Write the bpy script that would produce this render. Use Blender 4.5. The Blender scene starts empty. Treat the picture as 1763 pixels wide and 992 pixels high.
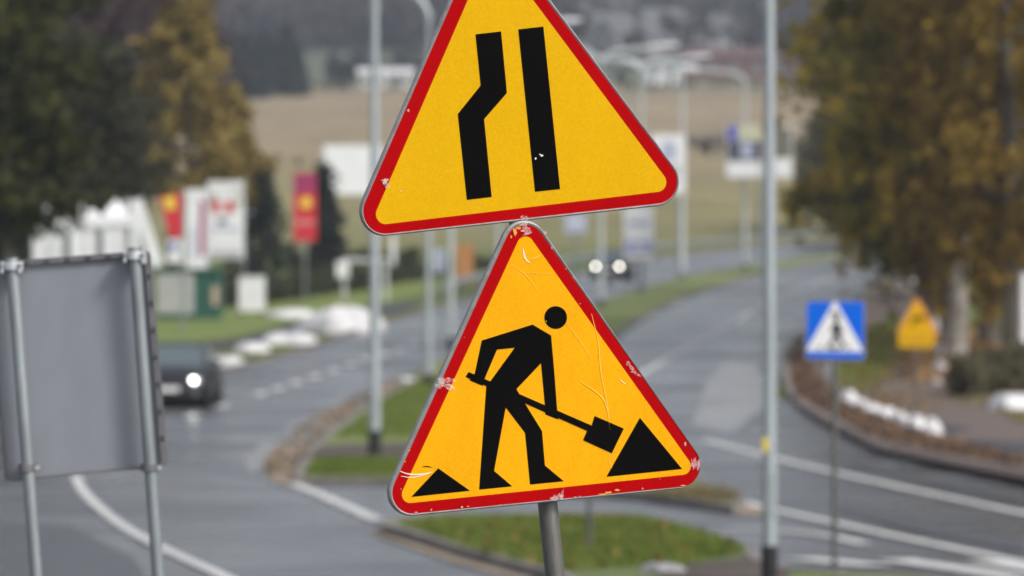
import bpy, math, random
import numpy as np
from mathutils import Vector, Matrix
from mathutils.geometry import tessellate_polygon

# ------------------------------------------------------------------ camera, sky, sun, exposure
scene = bpy.context.scene
COL = scene.collection
CAM_H = 3.0
F = 200.0 / 36.0 * 1763.0          # focal length in photo pixels
HZ = 487.0                         # horizon row of the photo
cam_d = bpy.data.cameras.new('camera')
cam_d.lens = 200.0
cam_d.sensor_width = 36.0
cam_d.clip_start = 0.1
cam_d.clip_end = 9000
cam_d.dof.use_dof = True
cam_d.dof.focus_distance = 16.3
cam_d.dof.aperture_fstop = 4.9
cam_d.dof.aperture_blades = 0
cam = bpy.data.objects.new('camera', cam_d)
cam.location = (0, 0, CAM_H)
cam.rotation_euler = (math.pi / 2 - 9.0 / F, 0, 0)
COL.objects.link(cam)
scene.camera = cam

SUN_EL, SUN_AZ = math.radians(42), math.radians(132)   # azimuth clockwise from +Y (behind the camera)
world = bpy.data.worlds.new('World')
scene.world = world
world.use_nodes = True
wn = world.node_tree.nodes
wl = world.node_tree.links
bg = wn['Background']
sky = wn.new('ShaderNodeTexSky')
sky.sky_type = 'NISHITA'
sky.sun_disc = False
sky.sun_elevation = SUN_EL
sky.sun_rotation = SUN_AZ
sky.dust_density = 3.0
hsv = wn.new('ShaderNodeHueSaturation')
hsv.inputs['Saturation'].default_value = 0.38
wl.new(sky.outputs[0], hsv.inputs['Color'])
wl.new(hsv.outputs[0], bg.inputs['Color'])
bg.inputs['Strength'].default_value = 0.115

sun_d = bpy.data.lights.new('sun', 'SUN')
sun_d.energy = 1.5
sun_d.angle = math.radians(14)
sun_d.color = (1.0, 0.96, 0.9)
sun = bpy.data.objects.new('sun', sun_d)
sun.rotation_euler = (math.pi / 2 - SUN_EL, 0, math.pi - SUN_AZ)
COL.objects.link(sun)

scene.view_settings.view_transform = 'Standard'
scene.view_settings.look = 'None'
scene.view_settings.exposure = 0.58
scene.view_settings.gamma = 1.0
scene.cycles.max_bounces = 6
scene.cycles.transparent_max_bounces = 12

# ------------------------------------------------------------------ helpers
R = random.Random(7)

def lin(r, g, b):
    def f(c):
        c /= 255.0
        return c / 12.92 if c <= 0.04045 else ((c + 0.055) / 1.055) ** 2.4
    return (f(r), f(g), f(b))

def mat(name, col, rough=0.6, var=0.0, scale=5.0, bump=0.0, bscale=None, metal=0.0, spec=0.5, col2=None, detail=5.0, emit=None, island=False, rvar=0.0, stretch=None):
    m = bpy.data.materials.new(name)
    m.use_nodes = True
    n, l = m.node_tree.nodes, m.node_tree.links
    b = n['Principled BSDF']
    b.inputs['Base Color'].default_value = (*col, 1)
    b.inputs['Roughness'].default_value = rough
    b.inputs['Metallic'].default_value = metal
    b.inputs['Specular IOR Level'].default_value = spec
    vec = None
    if var or bump or rvar or col2:
        tc = n.new('ShaderNodeTexCoord')
        vec = tc.outputs['Object']
        if stretch:
            mp = n.new('ShaderNodeMapping')
            mp.inputs['Scale'].default_value = stretch
            l.new(vec, mp.inputs['Vector'])
            vec = mp.outputs[0]
    if var or col2:
        t = n.new('ShaderNodeTexNoise')
        t.inputs['Scale'].default_value = scale
        t.inputs['Detail'].default_value = detail
        t.inputs['Roughness'].default_value = 0.65
        l.new(vec, t.inputs['Vector'])
        cr = n.new('ShaderNodeValToRGB')
        cr.color_ramp.elements[0].position = 0.3
        cr.color_ramp.elements[1].position = 0.7
        c2 = col2 if col2 else tuple(min(1, c * (1 + var)) for c in col)
        c1 = col if col2 else tuple(c * (1 - var) for c in col)
        cr.color_ramp.elements[0].color = (*c1, 1)
        cr.color_ramp.elements[1].color = (*c2, 1)
        fac = t.outputs['Fac']
        if island:
            g = n.new('ShaderNodeNewGeometry')
            ad = n.new('ShaderNodeMath'); ad.operation = 'ADD'
            mu = n.new('ShaderNodeMath'); mu.operation = 'MULTIPLY_ADD'
            mu.inputs[1].default_value = 0.5; mu.inputs[2].default_value = -0.25
            l.new(g.outputs['Random Per Island'], mu.inputs[0])
            l.new(mu.outputs[0], ad.inputs[0]); l.new(fac, ad.inputs[1])
            fac = ad.outputs[0]
        l.new(fac, cr.inputs['Fac'])
        l.new(cr.outputs['Color'], b.inputs['Base Color'])
    if rvar:
        t2 = n.new('ShaderNodeTexNoise')
        t2.inputs['Scale'].default_value = scale * 0.6
        t2.inputs['Detail'].default_value = 4
        l.new(vec, t2.inputs['Vector'])
        mr = n.new('ShaderNodeMapRange')
        mr.inputs['From Min'].default_value = 0.3; mr.inputs['From Max'].default_value = 0.7
        mr.inputs['To Min'].default_value = max(0.05, rough - rvar); mr.inputs['To Max'].default_value = min(1, rough + rvar)
        l.new(t2.outputs['Fac'], mr.inputs['Value'])
        l.new(mr.outputs[0], b.inputs['Roughness'])
    if bump:
        t3 = n.new('ShaderNodeTexNoise')
        t3.inputs['Scale'].default_value = bscale or scale * 4
        t3.inputs['Detail'].default_value = 4
        l.new(vec, t3.inputs['Vector'])
        bp = n.new('ShaderNodeBump')
        bp.inputs['Strength'].default_value = bump
        bp.inputs['Distance'].default_value = 0.02
        l.new(t3.outputs['Fac'], bp.inputs['Height'])
        l.new(bp.outputs['Normal'], b.inputs['Normal'])
    if emit:
        b.inputs['Emission Color'].default_value = (*emit[:3], 1)
        b.inputs['Emission Strength'].default_value = emit[3]
    return m

def leafmat(name, c1, c2, scale=0.6):
    m = mat(name, c1, 0.7, col2=c2, scale=scale, island=True, spec=0.2)
    n, l = m.node_tree.nodes, m.node_tree.links
    b = n['Principled BSDF']; src = b.inputs['Base Color'].links[0].from_socket
    tr = n.new('ShaderNodeBsdfTranslucent'); l.new(src, tr.inputs['Color'])
    mx = n.new('ShaderNodeMixShader'); mx.inputs[0].default_value = .4
    l.new(b.outputs[0], mx.inputs[1]); l.new(tr.outputs[0], mx.inputs[2]); l.new(mx.outputs[0], n['Material Output'].inputs['Surface'])
    return m

def sheeting(name, col, dirt=0.92, spec=.12):
    """retroreflective sign sheeting: fine cell pattern, faint grime"""
    m = bpy.data.materials.new(name); m.use_nodes = True
    n, l = m.node_tree.nodes, m.node_tree.links
    b = n['Principled BSDF']
    b.inputs['Roughness'].default_value = 0.5
    b.inputs['Specular IOR Level'].default_value = spec
    tc = n.new('ShaderNodeTexCoord')
    v = n.new('ShaderNodeTexVoronoi'); v.inputs['Scale'].default_value = 260
    l.new(tc.outputs['Object'], v.inputs['Vector'])
    no = n.new('ShaderNodeTexNoise'); no.inputs['Scale'].default_value = 7; no.inputs['Detail'].default_value = 8
    no.inputs['Roughness'].default_value = 0.7
    mpg = n.new('ShaderNodeMapping'); mpg.inputs['Scale'].default_value = (1.0, 1.0, .32); l.new(tc.outputs['Object'], mpg.inputs['Vector']); l.new(mpg.outputs[0], no.inputs['Vector'])
    mr = n.new('ShaderNodeMapRange'); mr.inputs['To Min'].default_value = 0.92; mr.inputs['To Max'].default_value = 1.03
    sp = n.new('ShaderNodeSeparateColor'); l.new(v.outputs['Color'], sp.inputs[0])
    l.new(sp.outputs[0], mr.inputs['Value'])
    mr2 = n.new('ShaderNodeMapRange'); mr2.inputs['From Min'].default_value = 0.3; mr2.inputs['From Max'].default_value = 0.65
    mr2.inputs['To Min'].default_value = dirt; mr2.inputs['To Max'].default_value = 1.0
    l.new(no.outputs['Fac'], mr2.inputs['Value'])
    mu = n.new('ShaderNodeMath'); mu.operation = 'MULTIPLY'
    l.new(mr.outputs[0], mu.inputs[0]); l.new(mr2.outputs[0], mu.inputs[1])
    mx = n.new('ShaderNodeMix'); mx.data_type = 'RGBA'; mx.blend_type = 'MULTIPLY'; mx.inputs[0].default_value = 1
    mx.inputs[6].default_value = (*col, 1)
    l.new(mu.outputs[0], mx.inputs[7])
    l.new(mx.outputs[2], b.inputs['Base Color'])
    return m

class MB:
    def __init__(s):
        s.v, s.f = [], []
    def add(s, vs, fs):
        o = len(s.v)
        s.v += [tuple(p) for p in vs]
        s.f += [tuple(i + o for i in f) for f in fs]
    def box(s, c, d, rot=None):
        x, y, z = d[0] / 2, d[1] / 2, d[2] / 2
        vs = [Vector((a, b, e)) for a in (-x, x) for b in (-y, y) for e in (-z, z)]
        if rot: vs = [rot @ p for p in vs]
        s.add([p + Vector(c) for p in vs], [(0, 1, 3, 2), (4, 6, 7, 5), (0, 4, 5, 1), (2, 3, 7, 6), (0, 2, 6, 4), (1, 5, 7, 3)])
    def tube(s, pts, r, n=8, cap=True):
        pts = [Vector(p) for p in pts]
        rs = r if isinstance(r, (list, tuple)) else [r] * len(pts)
        vs = []
        ref = None
        for i, p in enumerate(pts):
            t = (pts[min(i + 1, len(pts) - 1)] - pts[max(i - 1, 0)]).normalized()
            if ref is None:
                ref = Vector((1, 0, 0)) if abs(t.x) < 0.9 else Vector((0, 1, 0))
            a = t.cross(ref).normalized()
            ref = a.cross(t)
            b = t.cross(a)
            for k in range(n):
                q = 2 * math.pi * k / n
                vs.append(p + (a * math.cos(q) + b * math.sin(q)) * rs[i])
        fs = []
        for i in range(len(pts) - 1):
            for k in range(n):
                k2 = (k + 1) % n
                fs.append((i * n + k, i * n + k2, (i + 1) * n + k2, (i + 1) * n + k))
        if cap:
            fs.append(tuple(range(n - 1, -1, -1)))
            fs.append(tuple(range((len(pts) - 1) * n, len(pts) * n)))
        s.add(vs, fs)
    def prism(s, poly, f0, f1):
        """poly: list of 2D; f0,f1 map (a,b)->3D for the two caps (outline given once)"""
        n = len(poly)
        tris = tessellate_polygon([[Vector((a, b, 0)) for a, b in poly]])
        s.add([f0(*p) for p in poly] + [f1(*p) for p in poly],
              [tuple(t) for t in tris] + [tuple(i + n for i in reversed(t)) for t in tris] +
              [(i, (i + 1) % n, n + (i + 1) % n, n + i) for i in range(n)])
    def ring(s, A, B, f):
        n = len(A)
        s.add([f(*p) for p in A] + [f(*p) for p in B], [(i, (i + 1) % n, n + (i + 1) % n, n + i) for i in range(n)])
    def build(s, name, m, parent=None, smooth=False):
        me = bpy.data.meshes.new(name)
        me.from_pydata(s.v, [], s.f)
        me.materials.append(m)
        if smooth:
            me.polygons.foreach_set('use_smooth', [True] * len(me.polygons))
            try: me.set_sharp_from_angle(angle=math.radians(40))
            except Exception: pass
        import bmesh
        bm = bmesh.new(); bm.from_mesh(me)
        bmesh.ops.recalc_face_normals(bm, faces=bm.faces)
        bm.to_mesh(me); bm.free()
        o = bpy.data.objects.new(name, me)
        COL.objects.link(o)
        if parent: o.parent = parent
        return o

def tag(o, label=None, cat=None, group=None, kind=None):
    if label: o['label'] = label
    if cat: o['category'] = cat
    if group: o['group'] = group
    if kind: o['kind'] = kind
    return o

def thing(name, label, cat, loc=(0, 0, 0), rz=0.0, group=None):
    o = bpy.data.objects.new(name, None)
    o.empty_display_size = 0.2
    COL.objects.link(o)
    o.location = loc
    o.rotation_euler = (0, 0, rz)
    return tag(o, label, cat, group)

def copy_thing(src, loc, rz=0.0, sc=1.0, label=None, group=None):
    r = src.copy(); COL.objects.link(r)
    r.location = loc; r.rotation_euler = (0, 0, rz); r.scale = (sc, sc, sc)
    if label: r['label'] = label
    if group: r['group'] = group
    for ch in src.children:
        c = ch.copy(); COL.objects.link(c); c.parent = r
        for g in ch.children:
            d = g.copy(); COL.objects.link(d); d.parent = c
    return r

# ------------------------------------------------------------------ terrain
SL = [(-100, 0), (100, 0), (150, .0205), (380, .0205), (480, .06), (1250, .06), (1400, .085), (1650, .085), (1750, .0), (1900, -.05), (4000, -.01)]
_ys = np.arange(-100, 4001, 1.0)
_zs = np.concatenate([[0], np.cumsum((np.interp(_ys[1:], *zip(*SL)) + np.interp(_ys[:-1], *zip(*SL))) / 2)])
def zt(y, x=0.0):
    z = float(np.interp(y, _ys, _zs))
    if y > 1000:
        t = min(1, (y - 1000) / 600.0)
        z += t * t * (18 * math.sin((x + 80) * 0.011 - math.pi / 2) + 10)
    return z
def P(px, py, d):
    return Vector(((px - 881.5) / F * d, d, CAM_H - (py - HZ) / F * d))
def X(px, d): return (px - 881.5) / F * d
def Zp(py, d): return CAM_H - (py - HZ) / F * d
def G(px, py, h=0.0):
    """ground point seen at a photo position"""
    lo, hi = 5.0, 1600.0
    s = (py - HZ) / F
    d = lo
    while d < hi and CAM_H - s * d > zt(d) + h: d += 4
    a, b = d - 4, d
    for _ in range(30):
        m = (a + b) / 2
        if CAM_H - s * m > zt(m) + h: a = m
        else: b = m
    return Vector((X(px, b), b, zt(b)))
def base(px, d): return Vector((X(px, d), d, zt(d)))

# ------------------------------------------------------------------ materials
asphalt = mat('asphalt', (.068, .067, .073), .28, var=.5, scale=.3, bump=.25, bscale=30, rvar=.12, detail=8)
asphalt_path = mat('path_asphalt', (.045, .043, .050), .6, var=.3, scale=.8, bump=.2, bscale=20)
paint = mat('road_paint', (.76, .75, .73), .6, col2=(.44, .44, .44), scale=2.2, detail=8)
paint_n = mat('fresh_road_paint', (.86, .85, .83), .6, col2=(.62, .62, .61), scale=2.2, detail=8)
kerbm = mat('kerb_concrete', (.20, .18, .165), .85, var=.35, scale=1.2, bump=.3)
grass_med = mat('median_grass', (.10, .14, .035), .9, col2=(.23, .26, .08), scale=.9, bump=.5, bscale=6)
grass_m = mat('grass_ground', (.065, .098, .025), .9, col2=(.18, .215, .065), scale=1.1, bump=.5, bscale=6)
soil_m = mat('soil', (.075, .055, .045), .95, var=.45, scale=.8, bump=.5, bscale=6)
litter_m = mat('leaf_litter', (.24, .10, .035), .95, col2=(.36, .22, .12), scale=1.3, bump=.5, bscale=8)
gutter_m = mat('gutter_dirt', (.36, .28, .20), .95, col2=(.20, .16, .13), scale=.9, detail=8)
snow_m = mat('old_snow', (.54, .52, .52), .7, col2=(.82, .82, .84), scale=2.6, bump=.6, bscale=5)
galv = mat('galvanised_steel', (.27, .30, .315), .45, var=.3, scale=6.0, metal=.45, rvar=.1, stretch=(1, 1, .3))
lampgrey = mat('lamp_post_paint', (.32, .355, .375), .45, var=.2, scale=2.0, metal=.25, stretch=(2, 2, .3))
black_m = mat('black_sleeve', (.012, .012, .013), .6, var=.3, scale=6)
steel_dark = mat('weathered_steel', (.09, .09, .088), .5, col2=(.20, .195, .18), scale=14, metal=.5, bump=.15, bscale=90, stretch=(1, 1, .25))
alu = mat('aluminium_edge', (.27, .26, .26), .5, var=.25, scale=25, metal=.3)
yel_a = sheeting('yellow_sheeting', (.72, .40, .0015), .94, .06)
yel_b = sheeting('amber_sheeting', (.88, .40, .002), .86, .06)
red_s = sheeting('red_sheeting', (.42, .001, .003), .86, .03)
blk_s = sheeting('black_print', (.004, .0035, .0035), .7, .025)
white_s = sheeting('white_sheeting', (.82, .82, .82))
blue_s = sheeting('blue_sheeting', (.004, .13, .72))
dkglass = mat('car_glass', (.10, .13, .14), .12, spec=1.0)  # base colour lightened to stand in for sky reflected in the windscreen

# ------------------------------------------------------------------ ground sheet
def ground():
    ys = list(np.arange(-40, 460, 3.0)) + list(np.arange(460, 1000, 20.0)) + list(np.arange(1000, 2000, 25.0)) + [2200, 2600, 3200, 3900]
    fx = [-1, -.8, -.6, -.45, -.3, -.2, -.12, -.06, 0, .06, .12, .2, .3, .45, .6, .8, 1]
    vs, fs = [], []
    nx = len(fx)
    for y in ys:
        w = 120 + max(0, y) * .75
        for f in fx:
            vs.append((f * w, y, zt(y, f * w)))
    for j in range(len(ys) - 1):
        for i in range(nx - 1):
            a = j * nx + i
            fs.append((a, a + 1, a + nx + 1, a + nx))
    m = bpy.data.materials.new('meadow'); m.use_nodes = True
    n, l = m.node_tree.nodes, m.node_tree.links
    b = n['Principled BSDF']; b.inputs['Roughness'].default_value = .95; b.inputs['Specular IOR Level'].default_value = .2
    tc = n.new('ShaderNodeTexCoord'); sx = n.new('ShaderNodeSeparateXYZ'); l.new(tc.outputs['Object'], sx.inputs[0])
    no = n.new('ShaderNodeTexNoise'); no.inputs['Scale'].default_value = .03; no.inputs['Detail'].default_value = 8; no.inputs['Roughness'].default_value = .65
    l.new(tc.outputs['Object'], no.inputs['Vector'])
    ma = n.new('ShaderNodeMath'); ma.operation = 'MULTIPLY_ADD'; ma.inputs[1].default_value = 160
    l.new(no.outputs['Fac'], ma.inputs[0]); l.new(sx.outputs['Y'], ma.inputs[2])
    mr = n.new('ShaderNodeMapRange'); mr.inputs['From Min'].default_value = 80; mr.inputs['From Max'].default_value = 1380
    l.new(ma.outputs[0], mr.inputs['Value'])
    cr = n.new('ShaderNodeValToRGB'); e = cr.color_ramp.elements
    def at(y): return (y) / 1300.0
    stops = [(0, (.11, .13, .035)), (at(345), (.13, .16, .05)), (at(400), (.20, .19, .075)), (at(520), (.27, .23, .11)), (at(640), (.30, .23, .14)), (at(800), (.32, .25, .16)), (at(930), (.14, .15, .10)), (1, (.09, .10, .075))]
    e[0].position, e[0].color = stops[0][0], (*stops[0][1], 1)
    e[1].position, e[1].color = stops[-1][0], (*stops[-1][1], 1)
    for p, c in stops[1:-1]:
        q = e.new(p); q.color = (*c, 1)
    l.new(mr.outputs[0], cr.inputs['Fac'])
    n2 = n.new('ShaderNodeTexNoise'); n2.inputs['Scale'].default_value = .14; n2.inputs['Detail'].default_value = 10; n2.inputs['Roughness'].default_value = .7
    l.new(tc.outputs['Object'], n2.inputs['Vector'])
    r2 = n.new('ShaderNodeMapRange'); r2.inputs['From Min'].default_value = .3; r2.inputs['From Max'].default_value = .7; r2.inputs['To Min'].default_value = .55; r2.inputs['To Max'].default_value = 1.3
    l.new(n2.outputs['Fac'], r2.inputs['Value'])
    mx = n.new('ShaderNodeMix'); mx.data_type = 'RGBA'; mx.blend_type = 'MULTIPLY'; mx.inputs[0].default_value = 1
    l.new(cr.outputs['Color'], mx.inputs[6]); l.new(r2.outputs[0], mx.inputs[7])
    l.new(mx.outputs[2], b.inputs['Base Color'])
    mb = MB(); mb.add(vs, fs)
    return tag(mb.build('ground', m, smooth=True), 'sloping grassy ground with tan autumn field rising to the hills', kind='structure')
ground()

def resample(pts, n):
    pts = [np.array(p[:2], float) for p in pts]
    d = np.concatenate([[0], np.cumsum([np.linalg.norm(b - a) for a, b in zip(pts, pts[1:])])])
    t = np.linspace(0, d[-1], n)
    return [(float(np.interp(q, d, [p[0] for p in pts])), float(np.interp(q, d, [p[1] for p in pts]))) for q in t]

def ribbon(name, L, Rr, zo, m, n=80, **kw):
    A, B = resample(L, n), resample(Rr, n)
    vs = []
    for a, b in zip(A, B):
        for k in range(7):
            t = k / 6
            x, y = a[0] * (1 - t) + b[0] * t, a[1] * (1 - t) + b[1] * t
            vs.append((x, y, zt(y) + zo))
    fs = [(i * 7 + k, i * 7 + k + 1, i * 7 + k + 8, i * 7 + k + 7) for i in range(n - 1) for k in range(6)]
    mb = MB(); mb.add(vs, fs)
    return tag(mb.build(name, m), **kw)

def sheet(name, pts, zo, m, px=True, **kw):
    w = [G(*p, zo) for p in pts] if px else [Vector((p[0], p[1], 0)) for p in pts]
    tris = tessellate_polygon([[Vector((p.x, p.y, 0)) for p in w]])
    mb = MB(); mb.add([(p.x, p.y, zt(p.y) + zo) for p in w], [tuple(t) for t in tris])
    return tag(mb.build(name, m), **kw)

def smooth_line(pts, n=40):
    """Catmull-Rom through 2D points"""
    P_ = [np.array(p[:2], float) for p in pts]
    P_ = [2 * P_[0] - P_[1]] + P_ + [2 * P_[-1] - P_[-2]]
    out = []
    for i in range(1, len(P_) - 2):
        for t in np.linspace(0, 1, 8, endpoint=False):
            a, b, c, d = P_[i - 1], P_[i], P_[i + 1], P_[i + 2]
            out.append(tuple(.5 * ((2 * b) + (c - a) * t + (2 * a - 5 * b + 4 * c - d) * t * t + (3 * b - a - 3 * c + d) * t ** 3)))
    out.append(tuple(P_[-2]))
    return resample(out, n)

def gp(L, h=0.0): return [G(*p, h)[:2] for p in L]

# roads (edge lines in plan, metres)
left_outer = smooth_line([(-16, 95), (-12, 120), (-8.6, 145)] + gp([(370, 643), (487, 617), (637, 567), (760, 532), (870, 502), (980, 478), (1050, 462), (1149, 444), (1290, 429), (1424, 417), (1500, 409)]), 120)
left_inner = smooth_line([(-3.6, 95), (-3.5, 120)] + gp([(690, 655), (790, 610), (920, 560), (1038, 522), (1110, 498), (1180, 480), (1291, 460), (1424, 441), (1530, 430)]), 120)
right_inner = smooth_line([(2.7, 92), (2.3, 120), (2.3, 150)] + gp([(1069, 579), (1158, 525), (1246, 494), (1317, 473), (1424, 451), (1535, 441), (1640, 434)]), 120)
right_outer = smooth_line([(6.9, 92), (6.3, 115), (6.3, 135)] + gp([(1346, 640), (1354, 600), (1402, 560), (1450, 530), (1500, 500), (1545, 474), (1600, 456), (1680, 446)]), 120)
junction = [(-40, -30), (40, -30), (40, 62), (14, 74)] + gp([(1763, 827), (1664, 808), (1514, 778), (1423, 729), (1355, 690)]) + [(6.3, 135), (-8.6, 145), (-12, 120), (-16, 95), (-40, 80)]
sheet('road', junction, .010, asphalt, px=False, kind='structure', label='grey asphalt of the wide road junction')
ribbon('road', left_outer, left_inner, .016, asphalt, 120, kind='structure', label='asphalt carriageway with oncoming cars')
ribbon('road', right_inner, right_outer, .022, asphalt, 120, kind='structure', label='asphalt carriageway bending away towards the birches')

# islands with kerbs
def island(name, outline, fill, label, h=.13, kw=.16):
    """outline: plan polygon, metres"""
    n = len(outline)
    pl = [Vector((x, y, 0)) for x, y in outline]
    area = sum(pl[i].x * pl[(i + 1) % n].y - pl[(i + 1) % n].x * pl[i].y for i in range(n))
    if area < 0: pl.reverse()
    inner = []
    for i in range(n):
        t = (pl[(i + 1) % n] - pl[i - 1]).normalized()
        inner.append(pl[i] + Vector((-t.y, t.x, 0)) * kw)
    tris = tessellate_polygon([inner])
    mb = MB(); mb.add([(p.x, p.y, zt(p.y) + h - .015) for p in inner], [tuple(t) for t in tris])
    tag(mb.build(name, fill), label, kind='structure')
    # kerb stones about a metre long, with open joints, along the edge
    mb = MB()
    for i in range(n):
        a, b, ai, bi = pl[i], pl[(i + 1) % n], inner[i], inner[(i + 1) % n]
        L = (b - a).length
        k = max(1, min(40, round(L / 1.0)))
        for j in range(k):
            g = .012 / max(L / k, .05)
            t0, t1 = (j + g) / k, (j + 1 - g) / k
            jz = R.uniform(-.006, .006)
            q = [a.lerp(b, t0), a.lerp(b, t1), ai.lerp(bi, t1), ai.lerp(bi, t0)]
            z = [zt(p.y) for p in q]
            mb.add([(p.x, p.y, zz) for p, zz in zip(q, z)] + [(p.x, p.y, zz + h + jz) for p, zz in zip(q, z)],
                   [(0, 1, 5, 4), (1, 2, 6, 5), (2, 3, 7, 6), (3, 0, 4, 7), (4, 5, 6, 7)])
    tag(mb.build('kerb', kerbm), 'concrete kerb stones round the ' + label, kind='structure')
    return inner

med_l = smooth_line(gp([(505, 822), (522, 785), (565, 742), (640, 690), (706, 655)], .12), 16)
med = med_l + [p for p in left_inner if p[1] > 160][::5] + [p for p in right_inner if p[1] > 88][::-5] + gp([(1235, 842), (1285, 866), (1262, 874), (1100, 850), (900, 836), (680, 826)], .10)
island('median', med, grass_med, 'long grassy median between the two carriageways')
near_isl = smooth_line(gp([(655, 903), (690, 889), (900, 882), (1100, 886), (1160, 898), (1230, 918), (1290, 943), (1340, 974), (1420, 983), (1600, 990)], .12), 24) + gp([(1700, 1010), (1720, 1120), (1300, 1110), (1100, 1056), (940, 990), (800, 952), (720, 927)], .08)
island('traffic_island', near_isl, grass_m, 'small grassy traffic island nearest the warning signs')
H_ISL = .13
sheet('soil_patch', [(1330, 972), (1360, 985), (1345, 1040), (1180, 1040), (1130, 982), (1200, 968), (1290, 960)], H_ISL + .004, soil_m, kind='structure')
sheet('soil_patch', [(512, 788), (560, 765), (700, 762), (760, 770), (760, 790), (690, 793), (600, 783)], H_ISL + .004, soil_m, kind='structure')
sheet('gutter', smooth_line([(470, 830), (452, 800), (470, 770), (520, 728), (600, 690), (690, 646)], 20) + smooth_line([(704, 656), (640, 690), (565, 742), (522, 785), (505, 822), (515, 842)], 20), .028, gutter_m, kind='structure', label='brown silt and wet leaves lying along the median kerb')
sheet('gutter', [(1040, 836), (1180, 838), (1290, 862), (1330, 886), (1280, 886), (1180, 866), (1040, 852)], .028, gutter_m, kind='structure')
sheet('gutter', [(655, 908), (720, 930), (940, 993), (900, 1000), (780, 968), (640, 918)], .028, gutter_m, kind='structure')

# right verge: soil, leaf litter, footpath
edge_out = gp([(1346, 625), (1349, 655), (1362, 690), (1425, 729), (1514, 774), (1664, 805), (1763, 824)])
def kerb_line(pts, h, w, side, label):
    mb = MB(); pl = resample(pts, int(len(pts) * 6))
    for a, b in zip(pl, pl[1:]):
        a, b = Vector((*a, 0)), Vector((*b, 0)); t = (b - a).normalized(); nn = Vector((-t.y, t.x, 0)) * side * w
        a, b = a.lerp(b, .01), a.lerp(b, .99)
        q = [a, b, b + nn, a + nn]; z = [zt(p.y) for p in q]
        mb.add([(p.x, p.y, zz) for p, zz in zip(q, z)] + [(p.x, p.y, zz + h) for p, zz in zip(q, z)],
               [(0, 1, 5, 4), (1, 2, 6, 5), (2, 3, 7, 6), (3, 0, 4, 7), (4, 5, 6, 7)])
    tag(mb.build('kerb', kerbm), label, kind='structure')
kerb_line(smooth_line(edge_out, 24), .12, .15, 1, 'kerb sweeping round the corner by the footpath')
kerb_line([p for p in right_outer if p[1] > 156], .12, .15, -1, 'kerb along the far bend below the birches')
kerb_line([p for p in left_outer if p[1] > 146], .12, .15, 1, 'kerb along the carriageway by the snow heaps')
verge_m=mat('verge_soil', (.17, .125, .105), .95, col2=(.10, .075, .062), scale=.7, bump=.5, bscale=6)
sheet('verge', gp([(1349, 608), (1352, 655), (1366, 690), (1428, 728), (1516, 771), (1664, 801), (1763, 820)]) + [(9.5, 84), (14, 70), (40, 62), (40, 160), (20, 175)] + gp([(1600, 600), (1560, 520), (1600, 470), (1590, 462), (1550, 478), (1500, 508), (1450, 536), (1402, 566), (1362, 600)]), .012, verge_m, px=False, kind='structure', label='bare brown verge at the bend')
sheet('gutter', [(1362, 672), (1380, 695), (1430, 722), (1516, 762), (1664, 792), (1763, 808), (1900, 828), (1900, 850), (1763, 824), (1664, 805), (1514, 774), (1425, 729), (1370, 695)], .124, mat('wet_leaves', (.07, .045, .04), .7, var=.4, scale=1.5, bump=.4), kind='structure', label='dark wet leaves lying along the kerb of the bend')
sheet('leaf_litter', [(1500, 560), (1650, 560), (1800, 620), (1800, 745), (1690, 700), (1640, 712), (1560, 735), (1470, 690), (1450, 650)], .020, litter_m, kind='structure', label='rust brown fallen leaves under the birches')
sheet('grass_patch', [(1440, 640), (1480, 575), (1545, 540), (1560, 600), (1525, 650), (1480, 690), (1450, 680)], .026, grass_m, kind='structure')
sheet('footpath', [(1526, 598), (1558, 600), (1580, 650), (1640, 702), (1763, 737), (1900, 770), (1900, 830), (1763, 788), (1640, 752), (1560, 714), (1505, 682), (1510, 640)], .032, asphalt_path, kind='structure', label='dark asphalt footpath between the snow and the leaves')
sheet('footpath', smooth_line([(330, 612), (420, 594), (540, 566), (640, 548), (720, 530)], 16) + smooth_line([(720, 518), (640, 528), (540, 546), (420, 580), (330, 596)], 16), .02, asphalt_path, kind='structure', label='pale footpath behind the snow heaps')
sheet('grass_patch', smooth_line([(150, 600), (280, 592), (420, 578), (540, 544), (660, 522), (760, 500), (860, 476)], 20) + smooth_line([(860, 462), (760, 482), (640, 492), (520, 515), (400, 532), (280, 545), (150, 560)], 20), .012, mat('bright_verge', (.13, .19, .03), .9, col2=(.20, .24, .06), scale=.4, bump=.4, bscale=5), kind='structure', label='bright green verge in front of the green kiosk')
sheet('soil_patch', [(1180, 236), (1250, 232), (1262, 246), (1190, 248)], .3, soil_m, kind='structure')

worn = mat('worn_sheen_asphalt', (.21, .205, .205), .34, var=.35, scale=.9, rvar=.12, detail=8)  # paler worn areas; on the bend, wet sky sheen put into the colour
patch = mat('new_asphalt', (.045, .044, .047), .4, var=.3, scale=1.2)
for pts, mm in (([(1190, 735), (1215, 660), (1260, 610), (1310, 600), (1300, 650), (1320, 700), (1260, 745)], worn), ([(1270, 655), (1320, 640), (1340, 662), (1330, 700), (1290, 690)], worn), ([(430, 820), (420, 790), (470, 745), (540, 715), (560, 725), (480, 770), (455, 800)], worn), ([(0, 900), (120, 905), (230, 960), (260, 1010), (0, 1010)], patch), ([(1450, 860), (1640, 905), (1763, 930), (1763, 950), (1600, 920), (1440, 880)], patch), ([(1450, 780), (1600, 822), (1763, 850), (1763, 866), (1580, 832), (1440, 795)], patch), ([(560, 690), (640, 650), (690, 632), (680, 640), (620, 668)], worn)):
    sheet('asphalt_patch', pts, .027, mm, kind='structure')

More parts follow.
